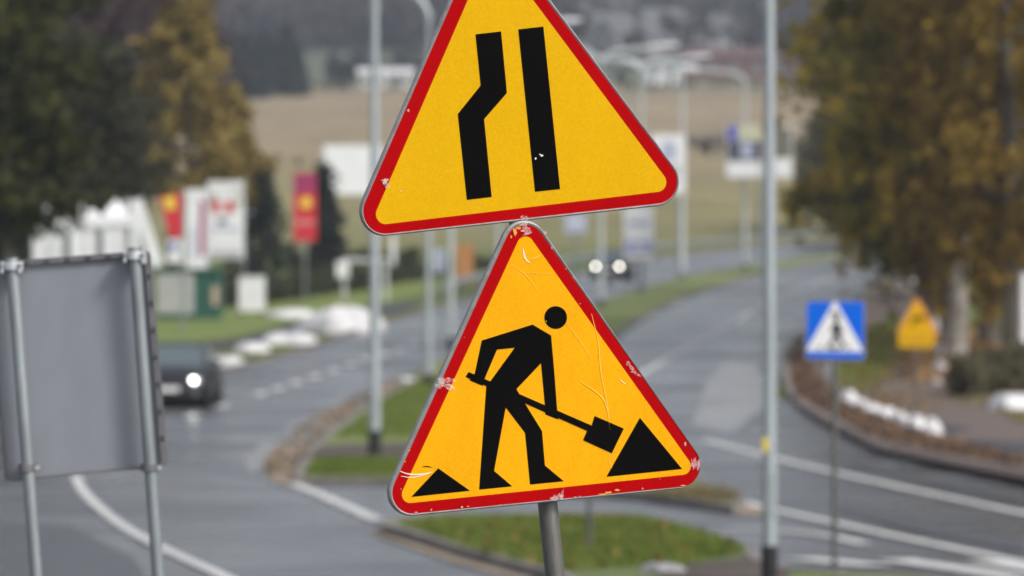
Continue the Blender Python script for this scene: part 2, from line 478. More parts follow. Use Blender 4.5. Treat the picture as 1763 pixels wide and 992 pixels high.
# road markings
def mark(pts, w, label, px=True, n=30, zo=.034, curve=True):
    c = smooth_line(gp(pts), n) if curve and len(pts) > 2 else resample(gp(pts), n)
    mb = MB(); vs = []
    for i, p in enumerate(c):
        a, b = np.array(c[max(0, i - 1)]), np.array(c[min(len(c) - 1, i + 1)])
        t = (b - a) / np.linalg.norm(b - a); nn = np.array([-t[1], t[0]]) * w / 2
        for s in (1, -1):
            q = np.array(p) + nn * s; vs.append((q[0], q[1], zt(q[1]) + zo))
    mb.add(vs, [(2 * i, 2 * i + 1, 2 * i + 3, 2 * i + 2) for i in range(n - 1)])
    return tag(mb.build('road_marking', paint), label, kind='structure')
mark([(130, 822), (140, 845), (165, 872), (215, 912), (290, 953), (375, 992), (450, 1030)], .15, 'curved white give way line on the junction asphalt')
mark([(505, 836), (560, 859), (650, 900)], .2, 'white line joining the median tip to the near island')
mark([(1215, 760), (1300, 783), (1430, 815), (1600, 853), (1763, 888), (1900, 918)], .2, 'long white lane line towards the corner')
mark([(1255, 862), (1345, 884), (1500, 918), (1763, 974), (1900, 1003)], .2, 'long white edge line beside the crossing')
mark([(1258, 914), (1340, 918), (1420, 926), (1492, 942)], .2, 'short curved white line near the island')
for a, b in (((1380, 966), (1512, 979)), ((1540, 968), (1763, 1000)), ((1690, 970), (1830, 993)), ((1850, 970), (1960, 992))):
    mark([a, b], .42, 'broad white crossing stripe', curve=False, n=4)
for x, y in ((330, 719), (383, 701), (416, 689), (449, 680), (479, 671), (510, 661), (542, 650), (575, 640), (605, 630), (631, 621), (662, 612), (688, 603), (712, 594), (738, 585), (765, 576)):
    g = G(x, y); L = 1.9 if x < 400 else 1.8
    t = Vector((.025, 1, 0)).normalized()
    mb = MB(); a, b = g - t * L / 2, g + t * L / 2; nn = Vector((.13, 0, 0))
    mb.add([(q.x, q.y, zt(q.y) + .034) for q in (a - nn, a + nn, b + nn, b - nn)], [(0, 1, 2, 3)])
    tag(mb.build('road_marking', paint_n), 'white dashes down the oncoming carriageway', kind='structure', group='white lane dashes')
ptsr = smooth_line(gp([(1085, 660), (1113, 641), (1200, 591), (1309, 530), (1390, 494), (1470, 470), (1540, 456)]), 60)
mb = MB(); vs = []
for i, p in enumerate(ptsr):
    a, b = Vector((*ptsr[max(0, i - 1)], 0)), Vector((*ptsr[min(59, i + 1)], 0)); t = (b - a).normalized(); nn = Vector((-t.y, t.x, 0)) * .085
    for k in (1, -1): q = Vector((*p, 0)) + nn * k; vs.append((q.x, q.y, zt(q.y) + .036))
mb.add(vs, [(2 * i, 2 * i + 1, 2 * i + 3, 2 * i + 2) for i in range(59)])
tag(mb.build('road_marking', paint), 'worn white line down the middle of the bend', kind='structure')

# ------------------------------------------------------------------ triangular warning signs in focus
def isect(l1, l2):
    (x1, y1), (x2, y2) = l1; (x3, y3), (x4, y4) = l2
    d = (x1 - x2) * (y3 - y4) - (y1 - y2) * (x3 - x4)
    a, b = x1 * y2 - y1 * x2, x3 * y4 - y3 * x4
    return ((a * (x3 - x4) - (x1 - x2) * b) / d, (a * (y3 - y4) - (y1 - y2) * b) / d)

def fillet(corners, r, n=12):
    out = []
    m = len(corners)
    for i in range(m):
        p, a, b = (np.array(corners[k % m]) for k in (i, i - 1, i + 1))
        u, v = (a - p) / np.linalg.norm(a - p), (b - p) / np.linalg.norm(b - p)
        half = math.acos(max(-1, min(1, float(u @ v)))) / 2
        L = r / math.tan(half)
        c = p + (u + v) / np.linalg.norm(u + v) * r / math.sin(half)
        s, e = p + u * L - c, p + v * L - c
        a0, a1 = math.atan2(s[1], s[0]), math.atan2(e[1], e[0])
        while a1 - a0 > math.pi: a1 -= 2 * math.pi
        while a1 - a0 < -math.pi: a1 += 2 * math.pi
        for k in range(n + 1):
            t = a0 + (a1 - a0) * k / n
            out.append((c[0] + r * math.cos(t), c[1] + r * math.sin(t)))
    return out

class Plate:
    """a flat plate with its own frame: maps photo positions to plate coordinates"""
    def __init__(s, px, py, d, yaw, name, label, cat):
        s.o = P(px, py, d)
        s.u = Vector((math.cos(yaw), math.sin(yaw), 0))
        s.n = Vector((math.sin(yaw), -math.cos(yaw), 0))
        s.root = thing(name, label, cat, s.o, yaw)
    def uv(s, p):
        dr = Vector(((p[0] - 881.5) / F, 1, -(p[1] - HZ) / F))
        C = Vector((0, 0, CAM_H))
        t = (s.o - C).dot(s.n) / dr.dot(s.n)
        q = C + dr * t - s.o
        return (q.dot(s.u), q.z)
    def at(s, h): return lambda a, b: (a, -h, b)
    def poly(s, pts): return [s.uv(p) for p in pts]
    def flat(s, name, pts, h0, h1, m, parent=None, px=True):
        pl = s.poly(pts) if px else pts
        mb = MB(); mb.prism(pl, s.at(h0), s.at(h1))
        return mb.build(name, m, parent or s.root)

tape_m = bpy.data.materials.new('clear_tape'); tape_m.use_nodes = True
_n, _l = tape_m.node_tree.nodes, tape_m.node_tree.links
_b = _n['Principled BSDF']; _b.inputs['Base Color'].default_value = (.9, .86, .82, 1); _b.inputs['Roughness'].default_value = .2
_t = _n.new('ShaderNodeBsdfTransparent'); _mx = _n.new('ShaderNodeMixShader'); _mx.inputs[0].default_value = .28
_l.new(_t.outputs[0], _mx.inputs[1]); _l.new(_b.outputs[0], _mx.inputs[2]); _l.new(_mx.outputs[0], _n['Material Output'].inputs['Surface'])
chip_w = mat('bare_primer', (.48, .34, .30), .7, var=.3, scale=60)
chip_o = mat('faded_orange', (.80, .33, .05), .7, var=.3, scale=60)
scr_y = mat('scratch_line', (.96, .54, .05), .4)
scr_w = mat('pale_scuff', (.85, .70, .50), .4)

def tri_sign(pl, rim, red, yel, rr, face_m):
    R3 = lambda L: [isect(L[0], L[1]), isect(L[1], L[2]), isect(L[2], L[0])]
    k = 16.3 / F
    A, B, C = (fillet(pl.poly(R3(L)), r * k) for L, r in ((rim, rr[0]), (red, rr[1]), (yel, rr[2])))
    mb = MB(); mb.prism(A, pl.at(-.022), pl.at(-.001)); mb.build('panel', alu, pl.root)
    # rolled lip
    mb = MB()
    cen = np.mean(np.array(A), 0)
    Am = [tuple((np.array(a) + np.array(b)) / 2) for a, b in zip(A, B)]
    mb.ring(A, Am, lambda a, b: (a, -.0012, b)); 
    n = len(A)
    vs = [(a, -.0002, b) for a, b in A] + [(a, -.0032, b) for a, b in Am] + [(a, -.0006, b) for a, b in B]
    mb = MB(); mb.add(vs, [(i, (i + 1) % n, n + (i + 1) % n, n + i) for i in range(n)] + [(n + i, n + (i + 1) % n, 2 * n + (i + 1) % n, 2 * n + i) for i in range(n)])
    mb.build('rolled_lip', alu, pl.root, smooth=True)
    mb = MB(); mb.ring(B, C, pl.at(.0006)); mb.build('red_border', red_s, pl.root)
    mb = MB(); t = tessellate_polygon([[Vector((a, b, 0)) for a, b in C]]); mb.add([(a, -.0006, b) for a, b in C], [tuple(q) for q in t]); mb.build('yellow_face', face_m, pl.root)
    # stiffening rail on the back
    mb = MB()
    zs = [p[1] for p in A]; lo, hi = min(zs), max(zs)
    for f in (.22, .55):
        mb = MB(); mb.box((cen[0], .03, lo + (hi - lo) * f), (.34 * (1 - f) + .08, .016, .035))
        mb.build('stiffening_rail', galv, pl.root)

def stroke(pl, name, pts, w, m, h=.0022):
    """thin line on a plate; photo positions, width in photo px"""
    q = [np.array(p) for p in pl.poly(smooth_line(pts, 14) if len(pts) > 2 else pts)]
    k = w * 16.3 / F / 2
    vs = []
    for i, p in enumerate(q):
        t = q[min(i + 1, len(q) - 1)] - q[max(i - 1, 0)]; t = t / np.linalg.norm(t); nn = np.array([-t[1], t[0]])
        f = k * (.35 + .65 * math.sin(math.pi * (i + .5) / len(q)))
        for s in (1, -1):
            a, b = p + nn * s * f; vs.append((a, -h, b))
    mb = MB(); mb.add(vs, [(2 * i, 2 * i + 1, 2 * i + 3, 2 * i + 2) for i in range(len(q) - 1)])
    return mb.build(name, m, pl.root)

def chip(pl, x, y, rx, ry, m, h=.0024, seed=0):
    r = random.Random(seed + int(x * 7 + y))
    pts = [(x + rx * r.uniform(.4, 1.2) * math.cos(2 * math.pi * i / 9), y + ry * r.uniform(.4, 1.2) * math.sin(2 * math.pi * i / 9)) for i in range(9)]
    q = pl.poly(pts)
    mb = MB(); t = tessellate_polygon([[Vector((a, b, 0)) for a, b in q]]); mb.add([(a, -h, b) for a, b in q], [tuple(z) for z in t])
    return mb.build('paint_chip', m, pl.root)

def tape(pl, x, y, L, W, ang, seed):
    r = random.Random(seed)
    nx, ny = 9, 4
    vs = []
    ca, sa = math.cos(ang), math.sin(ang)
    for i in range(nx):
        for j in range(ny):
            a, b = (i / (nx - 1) - .5) * L + r.uniform(-1, 1), (j / (ny - 1) - .5) * W * (1 + .5 * math.sin(i * 1.7 + seed)) + r.uniform(-.8, .8)
            u, v = pl.uv((x + a * ca - b * sa, y + a * sa + b * ca))
            vs.append((u, -.0045 - r.uniform(0, .006), v))
    mb = MB(); mb.add(vs, [(i * ny + j, i * ny + j + 1, (i + 1) * ny + j + 1, (i + 1) * ny + j) for i in range(nx - 1) for j in range(ny - 1)])
    return mb.build('tape_scrap', tape_m, pl.root)

up = Plate(893, 250, 16.3, math.radians(14), 'warning_sign', 'upper yellow triangle sign with red border and two black road edge bars', 'road sign')
tri_sign(up,
    [((774.5, 0), (622, 351.4)), ((650.8, 407.8), (1135.6, 354.8)), ((1164.4, 292.2), (947.2, 0))],
    [((780, 0), (628, 350)), ((655, 403.6), (1133.5, 350.6)), ((1159.8, 292.2), (941, 0))],
    [((805.4, 0), (662.2, 330.3)), ((663.5, 386.2), (1125, 331.5)), ((1139.9, 298.5), (917.6, 0))],
    (43, 38, 17), yel_a)
z4 = lambda L: [(600 + x / 2.3617, y / 2.3617) for x, y in L]
up.flat('narrowing_bar', z4([(516, 140), (620, 128), (644, 378), (551, 485), (582, 801), (481, 813), (444, 464), (537, 348)]), .0008, .0016, blk_s)
up.flat('straight_bar', z4([(690, 120), (792, 108), (860, 769), (758, 780)]), .0008, .0016, blk_s)
for i, (x, y, rx, ry) in enumerate([(922, 273, 2.2, 2), (932.5, 268, 2.8, 3), (929, 266, 1.5, 1.5)]): chip(up, x, y, rx, ry, white_s)
for i, (x, y, rx, ry) in enumerate([(664, 310, 5, 3), (661, 315, 3, 3), (690, 329, 3.5, 1.2), (703, 190, 3, 3), (668, 318, 4, 2)]): chip(up, x, y, rx, ry, chip_w if i != 2 else scr_w)
tape(up, 663, 316, 16, 7, 1.0, 3)
tape(up, 902, 376, 13, 7, .1, 4)

low = Plate(938, 640, 16.3, math.radians(17), 'warning_sign', 'lower amber triangle sign with red border and black digging worker', 'road sign')
tri_sign(low,
    [((823.6, 500), (669.4, 839)), ((699, 889.6), (1187, 839.8)), ((1200.6, 781.6), (1005.9, 500))],
    [((830.4, 500), (678.3, 834)), ((704.5, 885.2), (1176, 838)), ((1195.9, 776), (1000.9, 500))],
    [((852.6, 500), (693.3, 844.4)), ((709.8, 865.9), (1174, 817.9)), ((1183, 788.8), (977.7, 500))],
    (41, 36, 15), yel_b)
worker = [(916.7, 558.9), (948.6, 577.7), (954.1, 640), (959.2, 707.7), (960.8, 722.5), (938.6, 713.6), (938.8, 706.5), (932.6, 640), (931.3, 625.5), (888.9, 670), (894.2, 678.8), (903.8, 695), (933.1, 742.5), (937.9, 801.5), (970.3, 828.6), (912.4, 834.3), (903.8, 745.4), (870.5, 701.7), (850.5, 810.8), (881.6, 837.4), (824.8, 843), (837.1, 665), (844.5, 656), (886, 598.8), (855.5, 602), (834.5, 651.3), (830.4, 664.4), (808.2, 654.9), (817.3, 643), (829.4, 586.3)]
low.flat('worker_figure', worker, .0008, .0016, blk_s)
low.flat('worker_head', [(956.5 + 19.6 * math.cos(2 * math.pi * i / 28), 546.8 + 19.6 * math.sin(2 * math.pi * i / 28)) for i in range(28)], .0008, .0016, blk_s)
low.flat('shovel', [(806.6, 640.6), (1018.5, 732.8), (1023.5, 716.3), (1073.8, 738), (1053.1, 780.3), (1003.6, 758), (1010.5, 742), (801.2, 648.9)], .0008, .0022, blk_s)
low.flat('mound', [(1101.5, 719.4), (1174.1, 807.5), (1044, 820.9)], .0008, .0016, blk_s)
low.flat('mound', [(754.3, 806.4), (808.8, 844.9), (707.9, 855.6)], .0008, .0016, blk_s)
for pts, w, m in (([(1018, 540), (1030, 590), (1034, 640), (1046, 700), (1049, 735)], 1.6, scr_y), ([(996, 655), (1030, 678), (1044, 700), (1050, 740)], 2.0, scr_y), ([(975, 556), (1000, 590), (1020, 620)], 1.0, scr_y),
                  ([(880, 455), (905, 474), (930, 505)], 1.0, scr_y), ([(1049, 782), (1050, 795), (1053, 806)], 1.5, scr_y), ([(900, 428), (904, 445), (912, 453)], 3.2, scr_w), ([(912, 447), (922, 444), (930, 439)], 1.6, scr_y), ([(880, 475), (905, 470), (955, 472)], .8, scr_y),
                  ([(688, 811), (702, 816), (722, 817), (744, 813)], 2.4, scr_w), ([(690, 820), (712, 822), (740, 815)], 1.6, scr_w), ([(727, 804), (735, 803), (743, 805)], 1.6, blk_s), ([(1068, 654), (1073, 659), (1077, 661)], 1.6, scr_w), ([(1160, 640), (1070, 500)], .01, scr_y)):
    stroke(low, 'scratch', pts, w, m)
tape(low, 768, 664, 30, 9, .45, 5); tape(low, 757, 658, 22, 10, -.9, 6); tape(low, 774, 655, 18, 7, .1, 16)
tape(low, 903, 395, 20, 12, 1.3, 7); tape(low, 908, 402, 14, 4, -.6, 8)
tape(low, 1196, 799, 17, 15, .15, 9)
tape(low, 958, 856, 24, 8, -.25, 10); tape(low, 966, 850, 16, 3, -1.2, 11)
tape(low, 1085, 632, 22, 5, .9, 12); tape(low, 1097, 645, 14, 4, .6, 13)
for x, y, rx, ry, m in ((886, 398, 4, 8, chip_o), (880, 408, 2, 4, chip_o), (893, 393, 5, 3, chip_o), (938, 400, 4, 3, chip_w), (950, 425, 2, 6, chip_w), (1046, 848, 9, 2.6, chip_o), (1062, 844, 6, 2, chip_o), (1036, 851, 7, 1.6, chip_o), (990, 856, 4, 1.4, chip_w), (998, 855, 3, 1.2, chip_w), (1106, 841, 1.6, 2, chip_w), (1136, 825, 1.4, 1, chip_w), (716, 882, 3, 1.5, chip_w), (742, 878, 2, 2.4, chip_w), (795, 873, 2, 2.4, chip_w), (806, 872, 3, 1.2, chip_w), (697, 795, 2, 2, chip_o), (704, 776, 2, 1.6, chip_o), (799, 581, 1, 1, chip_w), (998, 523, 1.4, 1.4, chip_w), (940, 553, 1.6, 1.4, chip_o), (936, 549, 1, 1.6, chip_o), (1176, 836, 8, 1.4, chip_o), (1180, 764, 2, 6, chip_w), (974, 463, 1.6, 1.2, chip_o), (987, 478, 1.2, 1.8, chip_o), (1088, 640, 3, 2, chip_w), (690, 842, 1.3, 1.3, chip_w), (860, 870, 1.4, 1, chip_w)):
    chip(low, x, y, rx, ry, m)

# post carrying the two signs
post_d = 16.3 + .067
pt = thing('sign_post', 'leaning weathered steel post carrying the two yellow triangle signs', 'post', (X(1088, post_d), post_d, 0))
a, b = P(1088, 2289, post_d), P(846, -70, post_d)
mb = MB(); mb.tube([Vector((0, 0, 0)), b - a], .0285, 20); mb.build('pole', steel_dark, pt, smooth=True)
mb = MB(); mb.tube([b - a, (b - a) * 1.0 + Vector((-.001, 0, .012))], [.031, .027], 20); mb.build('post_cap', black_m, pt, smooth=True)
for yy in (420, 760, 150, 320):
    t = (2289 - yy) / 2359.0
    c = (b - a) * t
    mb = MB(); mb.tube([c - Vector((0, 0, .016)), c + Vector((0, 0, .016))], .0325, 18); mb.box(c + Vector((0, -.033, 0)), (.09, .012, .03)); mb.build('clamp', galv, pt)

# ------------------------------------------------------------------ back of the sign at the left
bd = 23.5
bt = thing('board_sign', 'grey back of rectangular road sign on two leaning galvanised posts', 'road sign', base(60, bd))
O = Vector(bt.location)
def bp(px, py, off=0): return P(px, py, bd + off) - O
back_m = mat('grey_sheet_back', (.25, .265, .30), .5, var=.09, scale=4, metal=.2, rvar=.12, stretch=(1, 1, .35), detail=9)
edge_m = mat('dark_sheet_edge', (.15, .15, .16), .5, var=.2, scale=10, metal=.2)
corners = [(-24, 452), (259, 431), (290, 803), (8, 830)]
cs = [tuple((bp(x, y)).xz) for x, y in corners]
outer = fillet(cs, .022, 6)
inner = fillet([tuple((bp(x, y)).xz) for x, y in [(-19, 462), (248, 441), (279, 799), (13, 826)]], .016, 6)
y0 = bp(0, 0).y
mb = MB(); mb.prism(outer, lambda a, b: (a, y0, b), lambda a, b: (a, y0 + .006, b)); mb.build('panel', back_m, bt)
mb = MB()
n = len(outer)
for dy in (0,):
    vs = [(a, y0 + .003, b) for a, b in outer] + [(a, y0 - .022, b) for a, b in outer] + [(a, y0 - .022, b) for a, b in inner] + [(a, y0 - .003, b) for a, b in inner]
    mb.add(vs, [(k * n + i, k * n + (i + 1) % n, (k + 1) * n + (i + 1) % n, (k + 1) * n + i) for k in range(3) for i in range(n)])
mb.build('folded_edge', edge_m, bt)
clip_m = mat('dark_clip', (.05, .05, .055), .5)
for k in range(7):   # clips of the folded edge
    t = .12 + k * .125
    mb = MB(); mb.box(bp(259 + 31 * t - 6, 431 + 372 * t, -.024), (.012, .006, .02)); mb.build('edge_clip', clip_m, bt)
    mb = MB(); mb.box(bp(-24 + 283 * t, 452 - 21 * t + 6, -.024), (.02, .006, .012)); mb.build('edge_clip', clip_m, bt)
for (tx, ty), (bx, by) in (((20, 452), (62, 992)), ((231, 434), (272, 992))):
    top = bp(tx, ty - 8, -.085)
    sl = (bx - tx) / (by - ty)
    yg = HZ + CAM_H / bd * F
    bot = bp(bx + sl * (yg - by), yg, -.085)
    mb = MB(); mb.tube([top, bot], .0255, 18); mb.build('post', galv, bt, smooth=True)
    mb = MB()
    c = bp(tx + 1, ty + 6, -.045)
    mb.box(c, (.09, .05, .036)); mb.box(c + Vector((-.036, -.045, -.008)), (.012, .05, .042)); mb.box(c + Vector((.036, -.045, -.008)), (.012, .05, .042))
    mb.tube([c + Vector((0, -.045, -.016)), c + Vector((0, -.045, .016))], .034, 16)
    cl = mb.build('clamp', mat('bright_zinc', (.62, .65, .68), .35, var=.2, scale=30, metal=.5), bt)
    mb = MB()
    for dx in (-.036, .036): mb.tube([c + Vector((dx, -.085, .0)), c + Vector((dx, -.02, .0))], .007, 6)
    mb.build('bolt', galv, cl)
    yb = 805
    c2 = bp(tx + sl * (yb - ty), yb, -.045)
    mb = MB(); mb.box(c2, (.075, .05, .03)); mb.tube([c2 + Vector((0, -.042, -.014)), c2 + Vector((0, -.042, .014))], .033, 16)
    cl = mb.build('clamp', edge_m, bt)
    mb = MB(); mb.tube([c2 + Vector((.042, -.045, .0)), c2 + Vector((.042, .0, .0))], .009, 8); mb.build('bolt', mat('bolt_zinc', (.6, .63, .66), .3, metal=.5), cl)
mb = MB(); c = bp(245, 447, -.03); mb.box(c, (.032, .002, .034)); mb.build('sticker', white_s, bt)

# ------------------------------------------------------------------ pedestrian crossing sign, small amber sign
d = 58.0
ps = thing('crossing_sign', 'blue square pedestrian crossing sign with white triangle on thin post', 'road sign', base(1437, d) + Vector((0, 0, .02)))
O = Vector(ps.location)
def q(px, py, h): p = P(px, py, d - h) - O; return p
sq = fillet([tuple(q(x, y, 0).xz) for x, y in ((1387, 517), (1490, 517), (1489, 621), (1386, 619))], .03, 6)
def flatp(name, pts, h0, h1, m, par, Of, dd):
    mb = MB(); mb.prism(pts, lambda a, b: (a, dd - Of.y - h0, b), lambda a, b: (a, dd - Of.y - h1, b)); return mb.build(name, m, par)
flatp('panel', sq, -.012, .0, alu, ps, O, d)
sq2 = fillet([tuple(q(x, y, 0).xz) for x, y in ((1389.5, 519.5), (1487.5, 519.5), (1486.5, 618.5), (1388.5, 616.5))], .025, 6)
flatp('blue_face', sq2, .001, .002, blue_s, ps, O, d)
flatp('white_triangle', fillet([tuple(q(x, y, 0).xz) for x, y in ((1437.5, 516.5), (1487, 606), (1387.5, 604.5))], .012, 4), .003, .005, white_s, ps, O, d)
walker = [(1438, 555), (1444, 556), (1449, 568), (1454, 572), (1452, 575), (1446, 571), (1445, 578), (1452, 588), (1455, 598), (1451, 598), (1446, 590), (1440, 583), (1434, 591), (1426, 598), (1423, 595), (1431, 587), (1435, 576), (1436, 566), (1431, 572), (1428, 570), (1433, 561)]
flatp('pedestrian_figure', [tuple(q(x, y, 0).xz) for x, y in walker], .006, .007, blk_s, ps, O, d)
flatp('pedestrian_head', [tuple(q(1440 + 4.8 * math.cos(t * .5236), 549 + 5.5 * math.sin(t * .5236), 0).xz) for t in range(12)], .006, .007, blk_s, ps, O, d)
for x in (1408, 1424, 1440, 1456):
    flatp('crossing_stripe', [tuple(q(a, b, 0).xz) for a, b in ((x, 597.5), (x + 9, 597.5), (x + 7, 601), (x - 3, 601))], .0055, .0058, blk_s, ps, O, d)
mb = MB(); mb.tube([(.0, .03, 0), (.0, .03, q(1437, 519, 0).z)], .03, 12); mb.build('post', steel_dark, ps, smooth=True)
for yy in (540, 600):
    mb = MB(); z = q(0, yy, 0).z; mb.box((0, .03, z), (.09, .07, .03)); mb.build('clamp', galv, ps)

d = 136.0
O0 = base(1577, d)
ys_ = thing('warning_sign', 'small distant amber triangle sign over a rectangular plate by footpath', 'road sign', O0)
O = O0
tri = [(1578.5, 508), (1618, 577), (1541, 577)]
flatp('panel', fillet([tuple((P(x, y, d) - O).xz) for x, y in tri], .06, 6), -.02, 0, alu, ys_, O, d)
flatp('red_border', fillet([tuple((P(x, y, d) - O).xz) for x, y in ((1578.5, 510), (1616, 576), (1543, 576))], .05, 6), .001, .003, mat('orange_red_print', (.85, .22, .02), .5), ys_, O, d)
flatp('yellow_face', fillet([tuple((P(x, y, d) - O).xz) for x, y in ((1578.5, 516), (1611, 572.5), (1547, 572.5))], .03, 6), .004, .006, yel_a, ys_, O, d)
flatp('bend_symbol', [tuple((P(x, y, d) - O).xz) for x, y in ((1567, 562), (1572, 562), (1574, 553), (1584, 551), (1592, 553), (1594, 547), (1584, 543), (1572, 546))], .008, .010, blk_s, ys_, O, d)
flatp('sub_plate', fillet([tuple((P(x, y, d) - O).xz) for x, y in ((1547, 573), (1610, 573), (1608, 598), (1547, 598))], .02, 4), .008, .022, yel_a, ys_, O, d)
mb = MB()
for yy in (582, 589): mb.box((0, -.026, (P(0, yy, d) - O).z), (.55, .002, .035))
mb.build('plate_lettering', mat('worn_print', (.45, .25, .01), .6), ys_)
mb = MB(); mb.tube([(0, .04, 0), (0, .04, (P(0, 514, d) - O).z)], .03, 10); mb.build('post', steel_dark, ys_, smooth=True)

# ------------------------------------------------------------------ street lamps
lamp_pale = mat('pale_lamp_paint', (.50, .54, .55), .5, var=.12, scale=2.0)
def lamp(px, d, height, rad, arms, label, sleeve=.34, arm_len=2.2, rise=.55, dx=0):
    L = thing('street_lamp', label, 'street lamp', base(px, d) + Vector((dx, 0, .1)), 0, 'grey street lamps along the median')
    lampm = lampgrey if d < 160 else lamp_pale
    mb = MB(); mb.tube([(0, 0, 0), (0, 0, 1.15), (0, 0, 1.18), (0, 0, height)], [rad, rad, rad * .9, rad * .55], 14); mb.build('pole', lampm, L, smooth=True)
    mb = MB(); mb.tube([(0, 0, -.1), (0, 0, sleeve)], rad * 1.12, 14); mb.build('base_sleeve', black_m, L, smooth=True)
    mb = MB(); mb.box((0, -rad * .95, .85), (rad * .9, .02, .4)); mb.build('service_hatch', lampm, L)
    for sx, ang in arms:
        pts = []
        for k in range(9):
            t = k / 8 * math.pi / 2
            pts.append((sx * arm_len * .45 * (1 - math.cos(t)) * math.cos(ang), arm_len * .45 * (1 - math.cos(t)) * math.sin(ang), height - .05 + rise * math.sin(t)))
        e = Vector(pts[-1]); dirv = Vector((sx * math.cos(ang), math.sin(ang), .10)).normalized()
        pts.append(tuple(e + dirv * arm_len * .4))
        mb = MB(); mb.tube(pts, rad * .85, 8); ar = mb.build('arm', lampm, L, smooth=True)
        c = Vector(pts[-1]) + dirv * .42
        rot = Vector((1, 0, 0)).rotation_difference(dirv).to_matrix()
        mb = MB()
        secs = [(-.5, .06, .05), (-.35, .14, .09), (.2, .2, .12), (.55, .17, .08), (.68, .05, .03)]
        vs = []
        for x, w, h in secs:
            for k in range(10):
                t = 2 * math.pi * k / 10
                vs.append(c + rot @ Vector((x, w * math.cos(t), h * math.sin(t) + .02)))
        fs = [(i * 10 + k, i * 10 + (k + 1) % 10, (i + 1) * 10 + (k + 1) % 10, (i + 1) * 10 + k) for i in range(4) for k in range(10)] + [tuple(range(10)), tuple(range(40, 50))]
        mb.add(vs, fs); ln = mb.build('lantern', mat('lantern_shell', (.78, .80, .84), .4, var=.1, scale=5), ar, smooth=True)
    return L
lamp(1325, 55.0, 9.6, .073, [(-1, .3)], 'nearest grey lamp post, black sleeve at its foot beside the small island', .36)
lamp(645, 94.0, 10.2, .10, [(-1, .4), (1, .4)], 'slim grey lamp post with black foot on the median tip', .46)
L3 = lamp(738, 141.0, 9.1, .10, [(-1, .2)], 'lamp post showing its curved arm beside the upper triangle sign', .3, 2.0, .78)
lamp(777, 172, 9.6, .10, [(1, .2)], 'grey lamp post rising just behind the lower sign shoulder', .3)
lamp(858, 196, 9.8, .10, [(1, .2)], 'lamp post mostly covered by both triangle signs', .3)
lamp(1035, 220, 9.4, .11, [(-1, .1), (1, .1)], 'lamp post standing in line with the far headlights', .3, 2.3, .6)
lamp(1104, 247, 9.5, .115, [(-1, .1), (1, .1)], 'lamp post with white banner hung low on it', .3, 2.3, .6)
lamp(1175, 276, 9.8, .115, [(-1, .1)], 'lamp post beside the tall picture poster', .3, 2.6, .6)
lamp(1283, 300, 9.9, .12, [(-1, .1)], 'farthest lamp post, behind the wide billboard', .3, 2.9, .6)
mb = MB(); mb.box(P(1318, 766, 54.9), (.055, .012, .14)); tag(mb.build('tag_plate', mat('yellow_tag', (.65, .5, .05), .5, var=.2, scale=20)), 'small yellow tag strapped to the nearest lamp post', 'tag')
# thin post on the near island
o = base(1015, 61.0); mb = MB(); mb.tube([(0, 0, 0), (0, 0, 1.15)], .032, 10); st = thing('marker_post', 'thin dark steel post on the small island behind the worker sign', 'post', o + Vector((0, 0, .1)))
mb.build('shaft', steel_dark, st, smooth=True); mb = MB(); mb.tube([(0, 0, 1.15), (0, 0, 1.17)], [.036, .02], 10); mb.build('post_cap', black_m, st)
# white post at the right edge
d = 150.0; st = thing('white_post', 'white round post among the birch trunks by the footpath', 'post', base(1763, d))
h = Zp(472, d) - st.location.z
mb = MB(); mb.tube([(0, 0, .0), (0, 0, h)], .11, 12); mb.build('shaft', mat('white_paint', (.8, .8, .82), .5, var=.08, scale=3), st, smooth=True)
mb = MB(); mb.tube([(0, 0, h), (0, 0, h + .06)], [.12, .05], 12); mb.build('post_cap', galv, st)

# ------------------------------------------------------------------ snow
dirty_m = mat('dirty_snow', (.27, .27, .275), .8, var=.25, scale=6, bump=.4, bscale=12)
def snow(px, py, w, h, dep, label, seed, zo=0.0, group='old snow heaps', m=snow_m):
    r = random.Random(seed); g = G(px, py)
    nu, nv = 22, 7
    ph = [r.uniform(0, 6.28) for _ in range(6)]
    vs = [(0, 0, h)]
    for j in range(1, nv + 1):
        t = j / nv * math.pi / 2
        for i in range(nu):
            a = 2 * math.pi * i / nu
            k = 1 + .22 * math.sin(2 * a + ph[0]) + .15 * math.sin(3 * a + ph[1]) + .10 * math.sin(5 * a + ph[2]) + r.uniform(-.05, .05)
            zz = h * math.cos(t) * (1 + .25 * math.sin(3 * a + ph[3]) * math.sin(t) + .15 * math.sin(7 * a + ph[4]) * math.sin(t))
            vs.append((w / 2 * math.sin(t) * k * math.cos(a), dep / 2 * math.sin(t) * k * math.sin(a), zz - (.03 if j == nv else 0)))
    fs = [(0, 1 + i, 1 + (i + 1) % nu) for i in range(nu)]
    for j in range(nv - 1):
        for i in range(nu):
            a, b = 1 + j * nu + i, 1 + j * nu + (i + 1) % nu
            fs.append((a, a + nu, b + nu, b))
    mb = MB(); mb.add(vs, fs)
    o = mb.build('snow_heap', m, smooth=True)
    o.location = g + Vector((0, 0, zo))
    return tag(o, label, 'snow heap', group)
snow(590, 572, 2.5, .85, 2.6, 'largest white snow heap beside the oncoming carriageway', 1)
snow(497, 546, 1.8, .28, 2.4, 'low flat snow patch on the grass behind the big heap', 2)
snow(500, 592, 1.4, .34, 1.8, 'middle-sized snow heap beyond the dark car', 3)
snow(430, 605, .9, .26, 1.5, 'small round snow heap between two longer ones', 4)
snow(390, 630, 1.25, .26, 1.8, 'long snow heap right behind the dark car', 5)
snow(700, 664, .55, .1, .8, 'little snow remnant on the median edge beside lamp post', 6, .1)
snow(1137, 1006, .42, .09, .5, 'grey snow lump on the small near island', 7, .12, m=dirty_m)
rr = random.Random(5)
